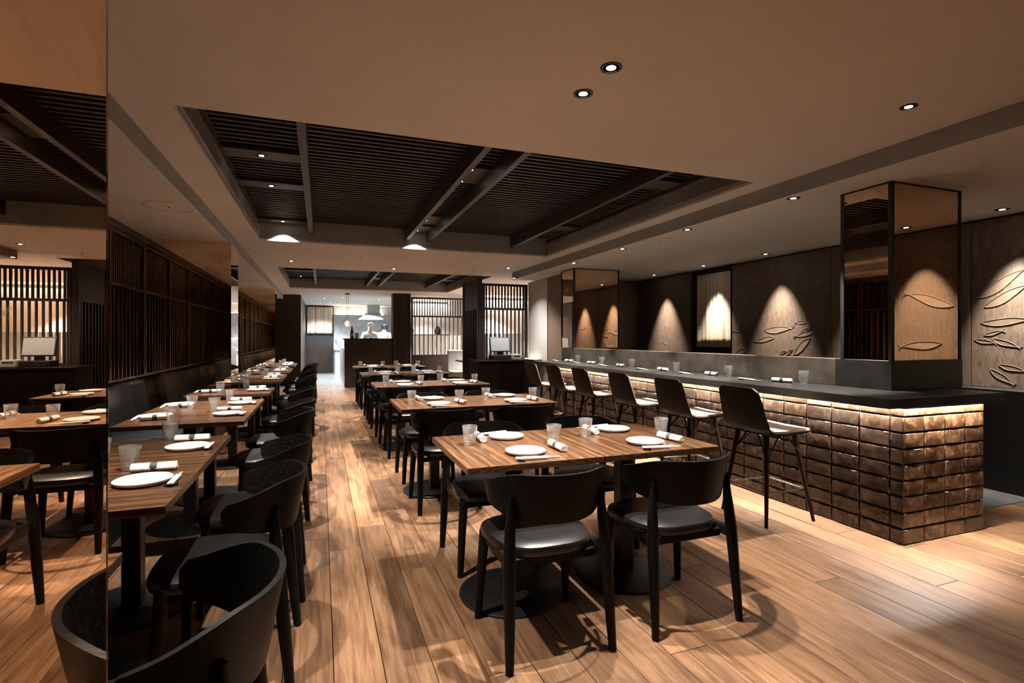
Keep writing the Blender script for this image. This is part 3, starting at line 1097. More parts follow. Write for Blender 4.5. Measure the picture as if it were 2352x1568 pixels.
ORD = ['nearest', 'second', 'third', 'fourth', 'farthest']
TX0 = 0.58
TY = [2.130, 4.050, 5.940, 7.930, 9.980]
for i, y0 in enumerate(TY):
    row = ORD[i] + ' centre row'
    for j, side in ((0, 'left'), (1, 'right')):
        cx = TX0 + TW * (j + 0.5) + 0.004 * j
        cyt = y0 + TD / 2
        t = place_table((cx, cyt, 0), PI / 2, 'brown oak table on black disc base, %s half of the %s' % (side, row), 'table', 'centre tables')
        if i == 1 and j == 1:
            tag(bx('number_tag', 'paper', (-TD / 2 - 0.0015, -0.325, 0.724, -TD / 2, -0.298, 0.734), t), 'tiny white number tag on the table edge')
        for s, face, ys, nm in ((-1, PI / 2, y0, 'near'), (1, -PI / 2, y0 + TD, 'far')):
            dx = random.uniform(-0.008, 0.008) if i else 0.0
            off = 0.0 if s < 0 else 0.07
            if i == 1 and s < 0:
                off = 0.0
            cxx = cx + dx + (0.025 if (i == 0 and s > 0) else 0.0)
            place_chair((cxx, ys + s * off if s > 0 else ys + off, 0), face - PI / 2, 'black curved-back chair, %s side, %s half of the %s' % (nm, side, row), 'chair', 'black dining chairs')
            setting((cx, ys), face, 'at the %s side of the %s table, %s' % (nm, side, row), 0 if s < 0 else 1)
LORD = ['nearest', 'second', 'third', 'fourth', 'fifth', 'farthest']
LX0, LX1 = -0.48 - TD, -0.48
LY = [0.278, 2.000, 3.860, 5.700, 7.220, 9.080, 10.94]
names = ['table hidden behind the mirror', 'nearest bench row', 'second bench row', 'third bench row', 'fourth bench row', 'fifth bench row', 'farthest bench row']
for i, y0 in enumerate(LY):
    row = names[i]
    for j, side in ((0, 'nearer'), (1, 'farther')):
        cy = y0 + TW * (j + 0.5) + 0.003 * j
        if (i == 0 and j == 0) or (i == 3 and j == 1):
            continue
        place_table(((LX0 + LX1) / 2, cy, 0), 0.0, 'brown oak table by the bench, %s half of the %s' % (side, row), 'table', 'bench tables')
        if i == 0:
            place_chair((-0.370, 1.340, 0), PI / 2 + 0.0, 'black curved-back chair in the foreground, partly mirrored in the column', 'chair', 'black dining chairs')
        else:
            place_chair((-0.345 + random.uniform(-.012, .012), cy + random.uniform(-.02, .02), 0), PI / 2 + random.uniform(-.03, .03), 'black curved-back chair on the aisle, %s half of the %s' % (side, row), 'chair', 'black dining chairs')
            setting((LX1, cy), PI, 'on the aisle side, %s half of the %s' % (side, row), 2)
            setting((LX0, cy), 0.0, 'on the bench side, %s half of the %s' % (side, row), 1)


# ------------------------------------------------------------------ bar
BX, BY0, BY1, BXE = 3.414, 2.207, 7.50, 4.224
bar = empty('bar_counter', (3.8, 4.85, 0), 0, 'long bar clad in glazed brown tiles with dark counter and raised upstand', 'bar')


def rel(d):
    return (d[0] - 3.8, d[1] - 4.85, d[2], d[3] - 3.8, d[4] - 4.85, d[5])


bx('body', 'grout', rel((BX + 0.012, BY0 + 0.012, 0, BXE - 0.02, BY1, 0.879)), bar)
bx('worktop', 'graphite', rel((3.130, 2.100, 0.880, 3.66, 7.56, 0.940)), bar, 0.003, seg=1)
bx('worktop_return', 'graphite', rel((3.6605, 2.100, 0.880, 4.225, 2.50, 0.940)), bar, 0.003, seg=1)
bx('end_panel', 'shell', rel((3.130, 7.50, 0.0, 3.414, 7.555, 0.8795)), bar, 0.003, seg=1)
up = bx('upstand', 'upstand', rel((3.650, 2.435, 0.9405, 3.78, 7.62, 1.143)), bar, 0.003, seg=1)
bx('upstand_return', 'graphite', rel((3.648, 2.432, 0.9405, 4.40, 2.85, 1.144)), bar, 0.003, seg=1)
bx('back_worktop', 'graphite', rel((3.7805, 2.86, 0.80, 4.30, 7.5, 0.84)), bar)


def tile_mesh(w, h, seed, axis):
    """pillowed tile with a hand-made uneven face; axis 'x' looks to -X, axis 'y' looks to -Y"""
    rnd = random.Random(seed)
    us = (0.0, 0.022, 0.26, 0.5, 0.74, 0.978, 1.0)
    vs_ = (0.0, 0.045, 0.36, 0.64, 0.955, 1.0)
    m = MB()
    rows = []
    amp = 0.0011
    tilt_u, tilt_v = rnd.uniform(-0.0012, 0.0012), rnd.uniform(-0.0016, 0.0016)
    for j, v in enumerate(vs_):
        r = []
        for i, u in enumerate(us):
            rim = u in (0.0, 1.0) or v in (0.0, 1.0)
            if rim:
                d = 0.008
            else:
                d = 0.0145 + 0.0014 * math.sin(PI * u) * math.sin(PI * v) + amp * rnd.uniform(-1, 1) * math.sin(PI * u) + tilt_u * (u - .5) + tilt_v * (v - .5)
            a, z = u * w, v * h
            r.append((-d, w - a, z) if axis == 'x' else (a, -d, z))
        rows.append(r)
    m.grid(rows)
    return m.mesh('tile', 'tile' if axis == 'x' else 'tilecaramel', smooth=True)


ROWH = 0.1006
tw = 0.2035
fx_me = [tile_mesh(tw - 0.009, ROWH - 0.009, 10 + k, 'x') for k in range(8)]
fx_top = [tile_mesh(tw - 0.006, 0.879 - 8 * ROWH - 0.004, 30 + k, 'x') for k in range(3)]
cx_me = [tile_mesh(0.076, ROWH - 0.009, 40 + k, 'x') for k in range(3)]
cx_top = [tile_mesh(0.078, 0.879 - 8 * ROWH - 0.004, 45, 'x')]
ey_me = [tile_mesh(0.2025 - 0.009, ROWH - 0.009, 50 + k, 'y') for k in range(8)]
ey_top = [tile_mesh(0.2025 - 0.006, 0.879 - 8 * ROWH - 0.004, 60 + k, 'y') for k in range(3)]
for r in range(9):
    z = r * ROWH + 0.003
    top = r == 8
    inst('tile', random.choice(cx_top if top else cx_me), bar, (BX + 0.016 - 3.8, BY0 + 0.004 - 4.85, z))
    y = BY0 + 0.085
    while y + tw < BY1 + 0.02:
        inst('tile', random.choice(fx_top if top else fx_me), bar, (BX + 0.016 - 3.8, y + 0.003 - 4.85, z))
        y += tw
    for k in range(4):
        inst('tile', random.choice(ey_top if top else ey_me), bar, (BX + k * 0.2025 + 0.003 - 3.8, BY0 + 0.016 - 4.85, z))
bx('led_strip', 'led', rel((BX - 0.017, BY0 + 0.01, 0.875, BX - 0.011, BY1 - 0.02, 0.8795)), bar)
bx('led_strip', 'led', rel((BX - 0.02, BY0 - 0.017, 0.875, BXE - 0.02, BY0 - 0.011, 0.8795)), bar)


bx('led_light_stop', 'blackmetal', rel((BX - 0.028, BY0 - 0.028, 0.858, BX - 0.024, BY1 - 0.02, 0.8795)), bar)  # both lips added to keep the strip's light off the floor
bx('led_light_stop', 'blackmetal', rel((BX - 0.0235, BY0 - 0.028, 0.858, BXE - 0.02, BY0 - 0.024, 0.8795)), bar)

# ------------------------------------------------------------------ bar stools
def stool_proto():
    e = empty('bar_stool')
    # one shell: seat running up into a leaning back; sitter looks to +X here
    prof = [(0.225, 0.632), (0.20, 0.640), (0.10, 0.634), (-0.05, 0.628), (-0.13, 0.632), (-0.175, 0.652), (-0.200, 0.69), (-0.222, 0.76), (-0.250, 0.86), (-0.268, 0.925), (-0.276, 0.952)]
    half = [0.185, 0.205, 0.212, 0.215, 0.215, 0.215, 0.214, 0.208, 0.198, 0.188, 0.150]

    def shell(mb, t_out, t_in, shrink, cut=0):
        rows = []
        n = len(prof) - cut
        for i, (x, z) in enumerate(prof[:n]):
            x0, z0 = prof[max(i - 1, 0)]
            x1, z1 = prof[min(i + 1, n - 1)]
            dx, dz = x1 - x0, z1 - z0
            l = math.hypot(dx, dz)
            nx, nz = -dz / l, dx / l          # points to the sitter's side reversed below
            w = half[i] - shrink
            cup = 0.012 if i > 5 else 0.004
            ring = []
            for k in range(9):
                s = -1 + k / 4
                c = cup * s * s
                ring.append((x + nx * (-t_in) * 1 + (c if i > 5 else 0), s * w, z - nz * t_in + (0 if i > 5 else c)))
            for k in range(8, -1, -1):
                s = -1 + k / 4
                c = cup * s * s
                ring.append((x + nx * (-t_out) + (c if i > 5 else 0), s * w, z - nz * t_out + (0 if i > 5 else c)))
            ring.append(ring[0])
            rows.append(ring)
        mb.grid(rows)
        nc = len(rows[0])
        mb.f.append(tuple(range(nc - 1)))
        mb.f.append(tuple((n - 1) * nc + j for j in range(nc - 2, -1, -1)))
        return mb
    shell(MB(), 0.0, -0.013, 0.0).build('shell', 'shell', e, smooth=True, fix=True)
    shell(MB(), 0.0005, 0.014, 0.018, 1).build('upholstery', 'cream', e, smooth=True, fix=True)
    for sx, sy in ((1, 1), (1, -1), (-1, 1), (-1, -1)):
        MB().tube((sx * 0.212, sy * 0.212, 0), (sx * 0.125 - 0.01, sy * 0.135, 0.612), 0.0115, 0.0185, 10).build('leg', 'shell', e, smooth=True)
    fr = MB()
    q = 0.212 - 0.087 * 0.22 / 0.612
    P = [(-q, -q + 0.01, 0.22), (q, -q + 0.01, 0.22), (q, q - 0.01, 0.22), (-q, q - 0.01, 0.22)]
    for a, b in zip(P, P[1:] + P[:1]):
        fr.tube(a, b, 0.006, None, 8)
    fr.build('footrest', 'chrome', e, smooth=True)
    br = MB()
    for sy in (-1, 1):
        br.tube((-0.155, sy * 0.17, 0.46), (-0.02, sy * 0.14, 0.615), 0.006, None, 8)
        br.tube((-0.165, sy * 0.16, 0.46), (-0.11, sy * 0.03, 0.615), 0.006, None, 8)
        br.tube((0.155, sy * 0.17, 0.46), (0.02, sy * 0.14, 0.615), 0.006, None, 8)
    br.build('brace_rods', 'shell', e, smooth=True)
    return e


place_stool = make_many(stool_proto)
STY = [2.945, 3.755, 4.555, 5.400, 6.150, 6.880]
SN = ['nearest', 'second', 'third', 'fourth', 'fifth', 'farthest']
for yy, n in zip(STY, SN):
    place_stool((3.075 if yy < 6.8 else 3.06, yy, 0), random.uniform(-0.03, 0.03), 'bar stool with brown shell and cream seat, %s along the bar' % n, 'stool', 'bar stools')
GY = [3.06, 3.87, 4.62, 5.48, 6.21, 6.90]
for gy, n in zip(GY, SN):
    w = 'on the bar counter, %s setting' % n
    o = inst('drinking_glass', glass_me, None, (3.575, gy, 0.9405), (0, 0, random.uniform(0, 6)))
    tag(o, 'ribbed clear tumbler ' + w, 'glass', 'clear water tumblers')
    place_napkin((3.495, gy + 0.13, 0.9405), PI / 2 + random.uniform(-.1, .3), 'rolled white napkin with dark band ' + w, 'napkin', 'rolled napkins')
    ca = -PI / 2 + random.uniform(-0.05, 0.15)
    place_chop((3.40, gy + 0.37, 0.9405), ca, 'chopsticks in white sleeve ' + w, 'chopsticks', 'chopstick pairs')
    o = inst('chopstick_rest', rest_me, None, (3.40 + math.cos(ca) * -0.088, gy + 0.37 + math.sin(ca) * -0.088, 0.9405), (0, 0, ca))
    tag(o, 'black chopstick rest ' + w, 'rest', 'chopstick rests')


# ------------------------------------------------------------------ curtains
def curtain(name, y_or_x0, y_or_x1, fixed, z0, z1, axis, label, splits=2, ink=False):
    e = empty(name, (fixed if axis == 'x' else (y_or_x0 + y_or_x1) / 2, (y_or_x0 + y_or_x1) / 2 if axis == 'x' else fixed, z0), 0, label, 'curtain')
    c = (y_or_x0 + y_or_x1) / 2
    w = (y_or_x1 - y_or_x0) / splits
    for s in range(splits):
        m = MB()
        a = y_or_x0 + s * w - c + 0.003
        rows = []
        n = 26
        for j in range(9):
            v = j / 8
            z = (z1 - z0) * v
            r = []
            for i in range(n + 1):
                u = i / n
                p = a + u * (w - 0.006)
                d = 0.014 * math.sin(u * 9 + s * 2.1) * (1 - 0.75 * v) + 0.006 * math.sin(u * 23 + 1 + s)
                r.append((d, p, z) if axis == 'x' else (p, d, z))
            rows.append(r)
        m.grid(rows)
        o = m.build('cloth_panel', 'noren', e, smooth=True)
        sd = o.modifiers.new('thick', 'SOLIDIFY')
        sd.thickness = 0.002
    if axis == 'x':
        MB().tube((0, y_or_x0 - c - 0.02, z1 - z0 + 0.012), (0, y_or_x1 - c + 0.02, z1 - z0 + 0.012), 0.011).build('rod', 'black', e, smooth=True)
    else:
        MB().tube((y_or_x0 - c, 0, z1 - z0 + 0.012), (y_or_x1 - c, 0, z1 - z0 + 0.012), 0.011).build('rod', 'black', e, smooth=True)
    if ink:
        k = MB()
        for p0, p1, hh in ((-0.33, -0.20, 0.05), (-0.24, -0.235, 0.12), (-0.01, -0.003, 0.19)):
            k.box(-0.0225, p0, 0.045, -0.0215, p1, 0.045 + hh * 0.5)
        k.build('printed_mark', 'ink', e)
    return e


curtain('doorway_curtain', 6.02, 6.73, 5.605, 1.16, 2.28, 'x', 'pale linen split curtain in the doorway between carved panels', 2)

# ------------------------------------------------------------------ host cabinet with the till
cab = empty('host_cabinet', (3.20, 9.0, 0), 0, 'dark brown host cabinet below the white lattice screen', 'cabinet')
bx('body', 'shell', (-0.62, -0.28, 0.0, 0.575, 0.37, 0.868), cab)
bx('worktop', 'shell', (-0.64, -0.31, 0.8685, 0.578, 0.37, 0.902), cab, 0.003, seg=1)
for k in range(3):
    d = bx('door', 'shell', (-0.615 + k * 0.398, -0.302, 0.06, -0.615 + k * 0.398 + 0.392, -0.2805, 0.855), cab, 0.002, seg=1)
bx('led_strip', emit('linen_led', (1.0, 0.80, 0.58), 14), (0.50, -0.25, 0.9025, 0.515, 0.34, 0.910), cab)
downlight(3.25, 8.75, ZS, PT * 0.3, 120, 1.0, label='added fill lamp for the linen wall, right above the host cabinet', colr=SOFT)  # added lamp that lightens the linen wall
till = empty('till', (3.05, 8.93, 0.9025), 0, 'touch screen till standing on the host cabinet', 'till')
bx('base', 'plastic', (-0.17, -0.13, 0, 0.17, 0.15, 0.085), till, 0.008, seg=2)
bx('neck', 'plastic', (-0.05, -0.01, 0.085, 0.05, 0.06, 0.20), till, 0.006)
sc_ = empty('display', (0, 0.02, 0.275), 0)
sc_.parent = till
sc_.rotation_euler = (math.radians(-14), 0, 0)
bx('frame', 'plastic', (-0.19, -0.018, -0.135, 0.19, 0.018, 0.135), sc_, 0.006)
bx('glass_screen', 'screen', (-0.175, -0.0195, -0.12, 0.175, -0.0185, 0.12), sc_)
pr = empty('receipt_printer', (3.34, 8.93, 0.9025), 0, 'small grey receipt printer beside the till', 'printer')
bx('body', 'greyplastic', (-0.085, -0.10, 0, 0.085, 0.10, 0.10), pr, 0.012, seg=3)
bx('slot', 'ink', (-0.06, -0.1015, 0.055, 0.06, -0.0998, 0.075), pr)


# ------------------------------------------------------------------ free-standing lattice screens
def screen(x0, x1, y, z0, z1, zr, zw, label, pu, pl, lowbase=False):
    e = empty('slatted_divider', ((x0 + x1) / 2, y, 0), 0, label, 'screen')
    c = (x0 + x1) / 2
    a, b = x0 - c, x1 - c
    bx('post', 'darkwood', (a, -0.03, 0, a + 0.05, 0.03, z1), e)
    bx('post', 'darkwood', (b - 0.05, -0.03, 0, b, 0.03, z1), e)
    bx('top_rail', 'darkwood', (a + 0.05, -0.028, z1 - 0.045, b - 0.05, 0.028, z1), e)
    bx('mid_rail', 'darkwood', (a + 0.05, -0.026, zr - 0.02, b - 0.05, 0.026, zr + 0.02), e)
    bx('low_rail', 'darkwood', (a + 0.05, -0.026, z0, b - 0.05, 0.026, z0 + 0.03), e)
    um = MB().box(-0.012, -0.018, zr + 0.02, 0.012, 0.018, z1 - 0.045).mesh('slat', 'darkwood')
    lm = MB().box(-0.012, -0.018, z0 + 0.03, 0.012, 0.018, zr - 0.02).mesh('slat', 'darkwood')
    for me, p in ((um, pu), (lm, pl)):
        n = int((b - a - 0.1) / p)
        for k in range(n):
            inst('slat', me, e, (a + 0.05 + (k + 0.5) * (b - a - 0.1) / n, 0, 0))
    # white boards behind the lower part, each its own piece
    n = 9
    w = (b - a - 0.1) / n
    bm_ = MB().box(-w / 2 + 0.004, 0.035, z0 + 0.01, w / 2 - 0.004, 0.05, zw).mesh('white_board', 'board', 0.004, 1)
    for k in range(n):
        inst('white_board', bm_, e, (a + 0.05 + (k + 0.5) * w, 0, 0))
    return e


screen(2.86, 3.775, 9.42, 0.90, 2.33, 1.85, 1.385, 'dark lattice screen with white boards behind the till', 0.062, 0.075)
s2 = screen(2.28, 3.80, 14.1, 0.81, 2.40, 1.88, 1.36, 'dark lattice screen with white boards right of the kitchen pass', 0.07, 0.115)
k = MB()
bx('base_panel', 'darkwood', (-0.71, -0.02, 0.0, 0.71, 0.02, 0.81), s2)

struct('wall_servery', 'white', (2.32, 16.4, 0, 6.2, 16.5, ZM), 'pale wall behind the far lattice screen')
struct('wall_servery_side', 'white', (2.30, 14.6, 0, 2.34, 16.4, ZM), 'pale side wall behind the far lattice screen')
svs = empty('servery_shelf', (3.1, 16.2, 1.38), 0, 'dark shelf behind the far lattice screen', 'shelf')
bx('board', 'darkwood', (-0.7, -0.15, 0, 0.7, 0.19, 0.03), svs)
for x_, n_ in ((-0.5, 'left'), (0.35, 'right')):
    jr = empty('storage_jar', (3.1 + x_, 16.2, 1.4105), 0, 'dark round jar on the shelf behind the far lattice screen, ' + n_, 'jar', 'dark jars')
    MB().lathe([(0.07, 0), (0.10, 0.03), (0.105, 0.14), (0.06, 0.20)], 24).build('body', 'blackwood', jr, smooth=True)
    MB().lathe([(0.065, 0.2005), (0.065, 0.225), (0.015, 0.235), (0.015, 0.26)], 20).build('lid', 'blackwood', jr)
downlight(3.0, 15.2, ZM, PT * 2.2, 120, 0.7, label='added fill lamp behind the far lattice screen', colr=SOFT)  # added lamp, brightens the space seen through the far screen

# slatted return standing next to the till screen
e = empty('slatted_pier', (2.80, 9.95, 0), 0, 'tall narrow slatted pier left of the till', 'screen')
bx('core', 'black', (0.0, -0.50, 0, 0.04, 0.50, 2.43), e)
bx('near_post', 'darkwood', (-0.035, -0.56, 0, 0.05, -0.50, 2.43), e)
bx('far_post', 'darkwood', (-0.035, 0.50, 0, 0.05, 0.56, 2.43), e)
bx('upper_panel', 'darkwood', (-0.02, -0.50, 1.84, 0.0, 0.50, 2.43), e)
me = MB().box(-0.03, -0.02, 0.0, 0.0, 0.02, 1.84).mesh('slat', 'darkwood')
for kk in range(8):
    inst('slat', me, e, (0, -0.44 + kk * 0.125, 0))
e = empty('slatted_column', (2.05, 14.35, 0), 0, 'dark slatted column right of the kitchen pass', 'column')
bx('core', 'black', (-0.235, -0.20, 0, 0.225, 0.20, ZM), e)
me = MB().box(-0.018, -0.225, 0, 0.018, -0.20, ZM).mesh('slat', 'darkwood')
for kk in range(8):
    inst('slat', me, e, (-0.212 + kk * 0.06, 0, 0))

# linen wall up-light

# ------------------------------------------------------------------ booth corner seen between the screens
struct('wall_booth', 'white', (3.82, 14.15, 0, 6.2, 14.25, ZM), 'white end wall of the booth corner')
for x, y, n in ((3.55, 11.3, 'nearer'), (3.55, 13.0, 'farther')):
    b = empty('booth_bench', (x, y, 0), 0, 'grey upholstered booth seat behind the slatted pier, %s one' % n, 'bench')
    bx('seat_block', 'boothgrey', (-0.45, -0.25, 0, 1.2, 0.25, 0.45), b, 0.02, seg=2)
    bx('back', 'boothgrey', (-0.45, 0.255, 0, 1.2, 0.38, 0.98), b, 0.02, seg=2)
    t = empty('booth_table', (x - 0.05, y - 0.62, 0), 0, 'small dark booth table in front of the %s grey seat' % n, 'table')
    bx('tabletop', 'blackwood', (-0.35, -0.3, 0.72, 0.8, 0.3, 0.75), t, 0.003)
    bx('post', 'blackmetal', (0.2, -0.04, 0.015, 0.28, 0.04, 0.72), t)
    MB().lathe([(0.25, 0), (0.25, 0.012), (0.05, 0.015)], 32, (0.24, 0, 0)).build('base_disc', 'blackmetal', t)
    for gx, m_ in ((-0.22, 'left'), (0.1, 'right')):
        o = inst('drinking_glass', glass_me, None, (x + gx, y - 0.55, 0.7505))
        tag(o, 'clear tumbler on the %s booth table, %s of two' % (n, m_), 'glass', 'clear water tumblers')
for nm_, x0_, x1_, y_ in (('booth', 3.9, 6.1, 14.06), ('servery', 2.4, 3.8, 16.31)):
    cv_ = empty('added_wash_lamp', ((x0_ + x1_) / 2, y_, 2.38), 0, 'long added light strip brightening the white %s wall' % nm_, 'light')  # strips added to whiten the walls seen through the screens
    h_ = (x1_ - x0_) / 2
    bx('tray', 'white', (-h_, -0.10, -0.012, h_, -0.085, 0.06), cv_)
    bx('led_strip', emit('added_wash_led', (1.0, 0.95, 0.88), 90), (-h_, -0.03, 0.0, h_, -0.01, 0.006), cv_)
downlight(4.3, 11.6, ZM, PT * 5, 110, 0.7, label='added fill lamp over the booth corner, nearer', colr=SOFT)  # this and the next two are added to brighten the booth corner
downlight(4.3, 13.3, ZM, PT * 6, 110, 0.7, label='added fill lamp over the booth corner, farther', colr=SOFT)
downlight(4.9, 10.4, ZM, PT * 2.2, 110, 0.7, label='added fill lamp right behind the till screen', colr=SOFT)
downlight(3.0, 8.35, ZM, PT * 0.35, 100, 0.6, label='added fill lamp over the host cabinet', colr=SOFT)  # added to light the cabinet

# ------------------------------------------------------------------ kitchen
struct('wall_partition', 'darkwood', (-1.98, 15.5, 0, -0.52, 15.6, ZS + 0.12), 'black timber partition left of the kitchen door')
struct('wall_passage', 'darkwood', (-0.62, 15.6, 0, -0.52, YF, ZM), 'dark side wall of the kitchen passage')
d1 = struct('door_1', 'black', (-0.50, YF - 0.06, 0, 0.44, YF - 0.001, 2.47), 'dark kitchen doorway with half curtain')
bx('door_leaf', 'darkwood', (-0.44, YF - 0.09, 0.02, -0.05, YF - 0.061, 1.0), d1)
bx('door_leaf', 'darkwood', (-0.03, YF - 0.09, 0.02, 0.38, YF - 0.061, 1.0), d1)
curtain('kitchen_curtain', -0.47, 0.40, YF - 0.12, 1.45, 2.43, 'y', 'pale linen half curtain over the kitchen door', 3)

kc = empty('kitchen_pass', (1.2, 14.6, 0), 0, 'dark timber kitchen pass counter at the end of the room', 'counter')
bx('front_panel', 'darkwood', (-0.62, -0.40, 0, 0.61, -0.36, 1.25), kc)
bx('body', 'steel', (-0.60, -0.36, 0, 0.60, 0.40, 1.24), kc)
bx('worktop', 'blackwood', (-0.64, -0.42, 1.2505, 0.61, 0.42, 1.285), kc, 0.003)
bx('side_wing', 'steel', (-0.60, 0.44, 0, -0.56, 3.8, 1.0), kc)
for kk in range(4):
    bx('panel_seam', 'black', (-0.62 + kk * 0.3 + 0.3 - 0.002, -0.4012, 0.02, -0.62 + kk * 0.3 + 0.302, -0.4, 1.24), kc)
hood = empty('range_hood', (1.75, 19.6, 1.95), 0, 'steel extractor hood on the kitchen back wall', 'hood')
MB().add([(-0.5, -0.5, 0), (0.35, -0.5, 0), (0.35, 0.5, 0), (-0.5, 0.5, 0), (-0.2, -0.05, 0.25), (0.30, -0.05, 0.25), (0.30, 0.5, 0.25), (-0.2, 0.5, 0.25)],
         [(0, 3, 2, 1), (4, 5, 6, 7), (0, 1, 5, 4), (1, 2, 6, 5), (2, 3, 7, 6), (3, 0, 4, 7)]).build('canopy', 'steel', hood)
bx('duct', 'steel', (-0.15, 0.0, 0.251, 0.28, 0.5, 0.54), hood)
sh = empty('kitchen_shelf', (0.95, 20.2, 1.28), 0, 'lit steel shelf along the kitchen back wall', 'shelf')
bx('board', 'steel', (-0.5, -0.18, 0, 1.6, 0.18, 0.03), sh)
bx('bracket', 'steel', (-0.4, -0.15, -0.2, -0.38, 0.19, 0.0), sh)
bx('bracket', 'steel', (1.5, -0.15, -0.2, 1.52, 0.19, 0.0), sh)
wb = empty('kitchen_worktop', (1.3, 19.7, 0), 0, 'steel kitchen worktop below the shelf', 'counter')
bx('top', 'steel', (-0.85, -0.40, 0.86, 1.05, 0.68, 0.90), wb)
bx('cupboard', 'steel', (-0.83, -0.36, 0.0, 1.03, 0.66, 0.86), wb)
rk = empty('kitchen_rack', (2.75, 19.5, 0), 0, 'pale rack of kitchen ware at the right end', 'rack')
for zz_ in (0.5, 1.0, 1.5, 2.0):
    bx('shelf_board', 'steel', (-0.35, -0.25, zz_, 0.35, 0.25, zz_ + 0.025), rk)
for xx in (-0.34, 0.32):
    for yy in (-0.24, 0.22):
        bx('upright', 'steel', (xx, yy, 0, xx + 0.025, yy + 0.025, 2.2), rk)
for i, (x, z, m_, nm) in enumerate(((-0.2, 1.025, 'card', 'cream'), (0.1, 1.025, 'white', 'white'), (-0.15, 1.525, 'greyplastic', 'grey'), (0.15, 1.525, 'card', 'second cream'))):
    b = empty('storage_box', (2.75 + x, 19.45, z), 0, '%s storage box on the kitchen rack' % nm, 'box')
    bx('box', m_, (-0.12, -0.15, 0, 0.12, 0.15, 0.20), b, 0.01)
    bx('lid', m_, (-0.125, -0.155, 0.2005, 0.125, 0.155, 0.225), b, 0.005)

# pendant over the pass
pl = empty('pendant_lamp', (0.66, 14.62, 1.60), 0, 'twin cord glass pendant lamp over the kitchen pass', 'lamp')
MB().tube((-0.012, 0, 0.16), (-0.012, 0, 0.885), 0.004, None, 6).build('cord', 'black', pl)
MB().tube((0.03, 0, 0.14), (0.03, 0, 0.885), 0.004, None, 6).build('cord', 'black', pl)
bx('ceiling_rose', 'black', (-0.05, -0.03, 0.86, 0.07, 0.03, 0.8895), pl)
MB().lathe([(0.075, 0.0), (0.085, 0.02), (0.080, 0.10), (0.045, 0.15), (0.02, 0.16), (0.018, 0.158), (0.043, 0.147), (0.077, 0.10), (0.082, 0.02), (0.073, 0.002)], 24).build('glass_shade', 'glass', pl, smooth=True)
MB().lathe([(0.008, 0.15), (0.02, 0.10), (0.028, 0.06), (0.015, 0.03), (0.004, 0.025)], 16).build('bulb', emit('bulb_glow', (1, 0.8, 0.55), 18), pl, smooth=True)

bt = empty('sauce_bottle', (0.78, 14.5, 1.2855), 0, 'brown sauce bottle standing on the kitchen pass', 'bottle')
MB().lathe([(0.045, 0), (0.048, 0.01), (0.048, 0.17), (0.02, 0.25), (0.018, 0.30)], 20).build('body', 'amber', bt, smooth=True)
MB().lathe([(0.021, 0.3005), (0.021, 0.33)], 14).build('cap', 'white', bt)
MB().lathe([(0.0485, 0.05), (0.0492, 0.05), (0.0492, 0.14), (0.0485, 0.14)], 20).build('paper_label', 'card', bt)
mb_ = empty('menu_box', (0.90, 14.55, 1.2855), 0, 'small cream card box next to the sauce bottle', 'box')
bx('box', 'card', (-0.05, -0.05, 0, 0.05, 0.05, 0.14), mb_, 0.003)
bx('flap', 'card', (-0.05, -0.052, 0.1405, 0.05, 0.05, 0.146), mb_)


for x_, y_, n_ in ((0.6, 16.2, 'nearest the pass'), (1.7, 16.6, 'above the cooks'), (0.3, 18.4, 'near the kitchen door'), (1.5, 18.8, 'in front of the hood'), (2.8, 18.0, 'over the kitchen rack'), (0.0, 19.3, 'in front of the kitchen curtain'), (0.1, 16.6, 'over the kitchen passage')):
    downlight(x_, y_, ZM, PT * 1.7, 130, 0.8, label='added kitchen fill lamp ' + n_, colr=(0.93, 0.97, 1.0))  # invented lamps that brighten the kitchen and its curtain
cv = empty('added_uplight', (0.95, 20.25, 2.15), 0, 'added warm uplight brightening the ceiling by the kitchen back wall', 'light')  # strip added to make the kitchen ceiling bright
bx('tray', 'steel', (-0.45, -0.06, 0.0, 1.3, 0.06, 0.012), cv)
bx('led_strip', emit('added_uplight_led', (1.0, 0.80, 0.58), 60), (-0.43, -0.02, 0.0125, 1.28, 0.02, 0.018), cv)
bx('led_strip', emit('shelf_led', (0.95, 0.97, 1.0), 60), (-0.48, -0.10, -0.008, 1.55, -0.07, -0.001), sh)


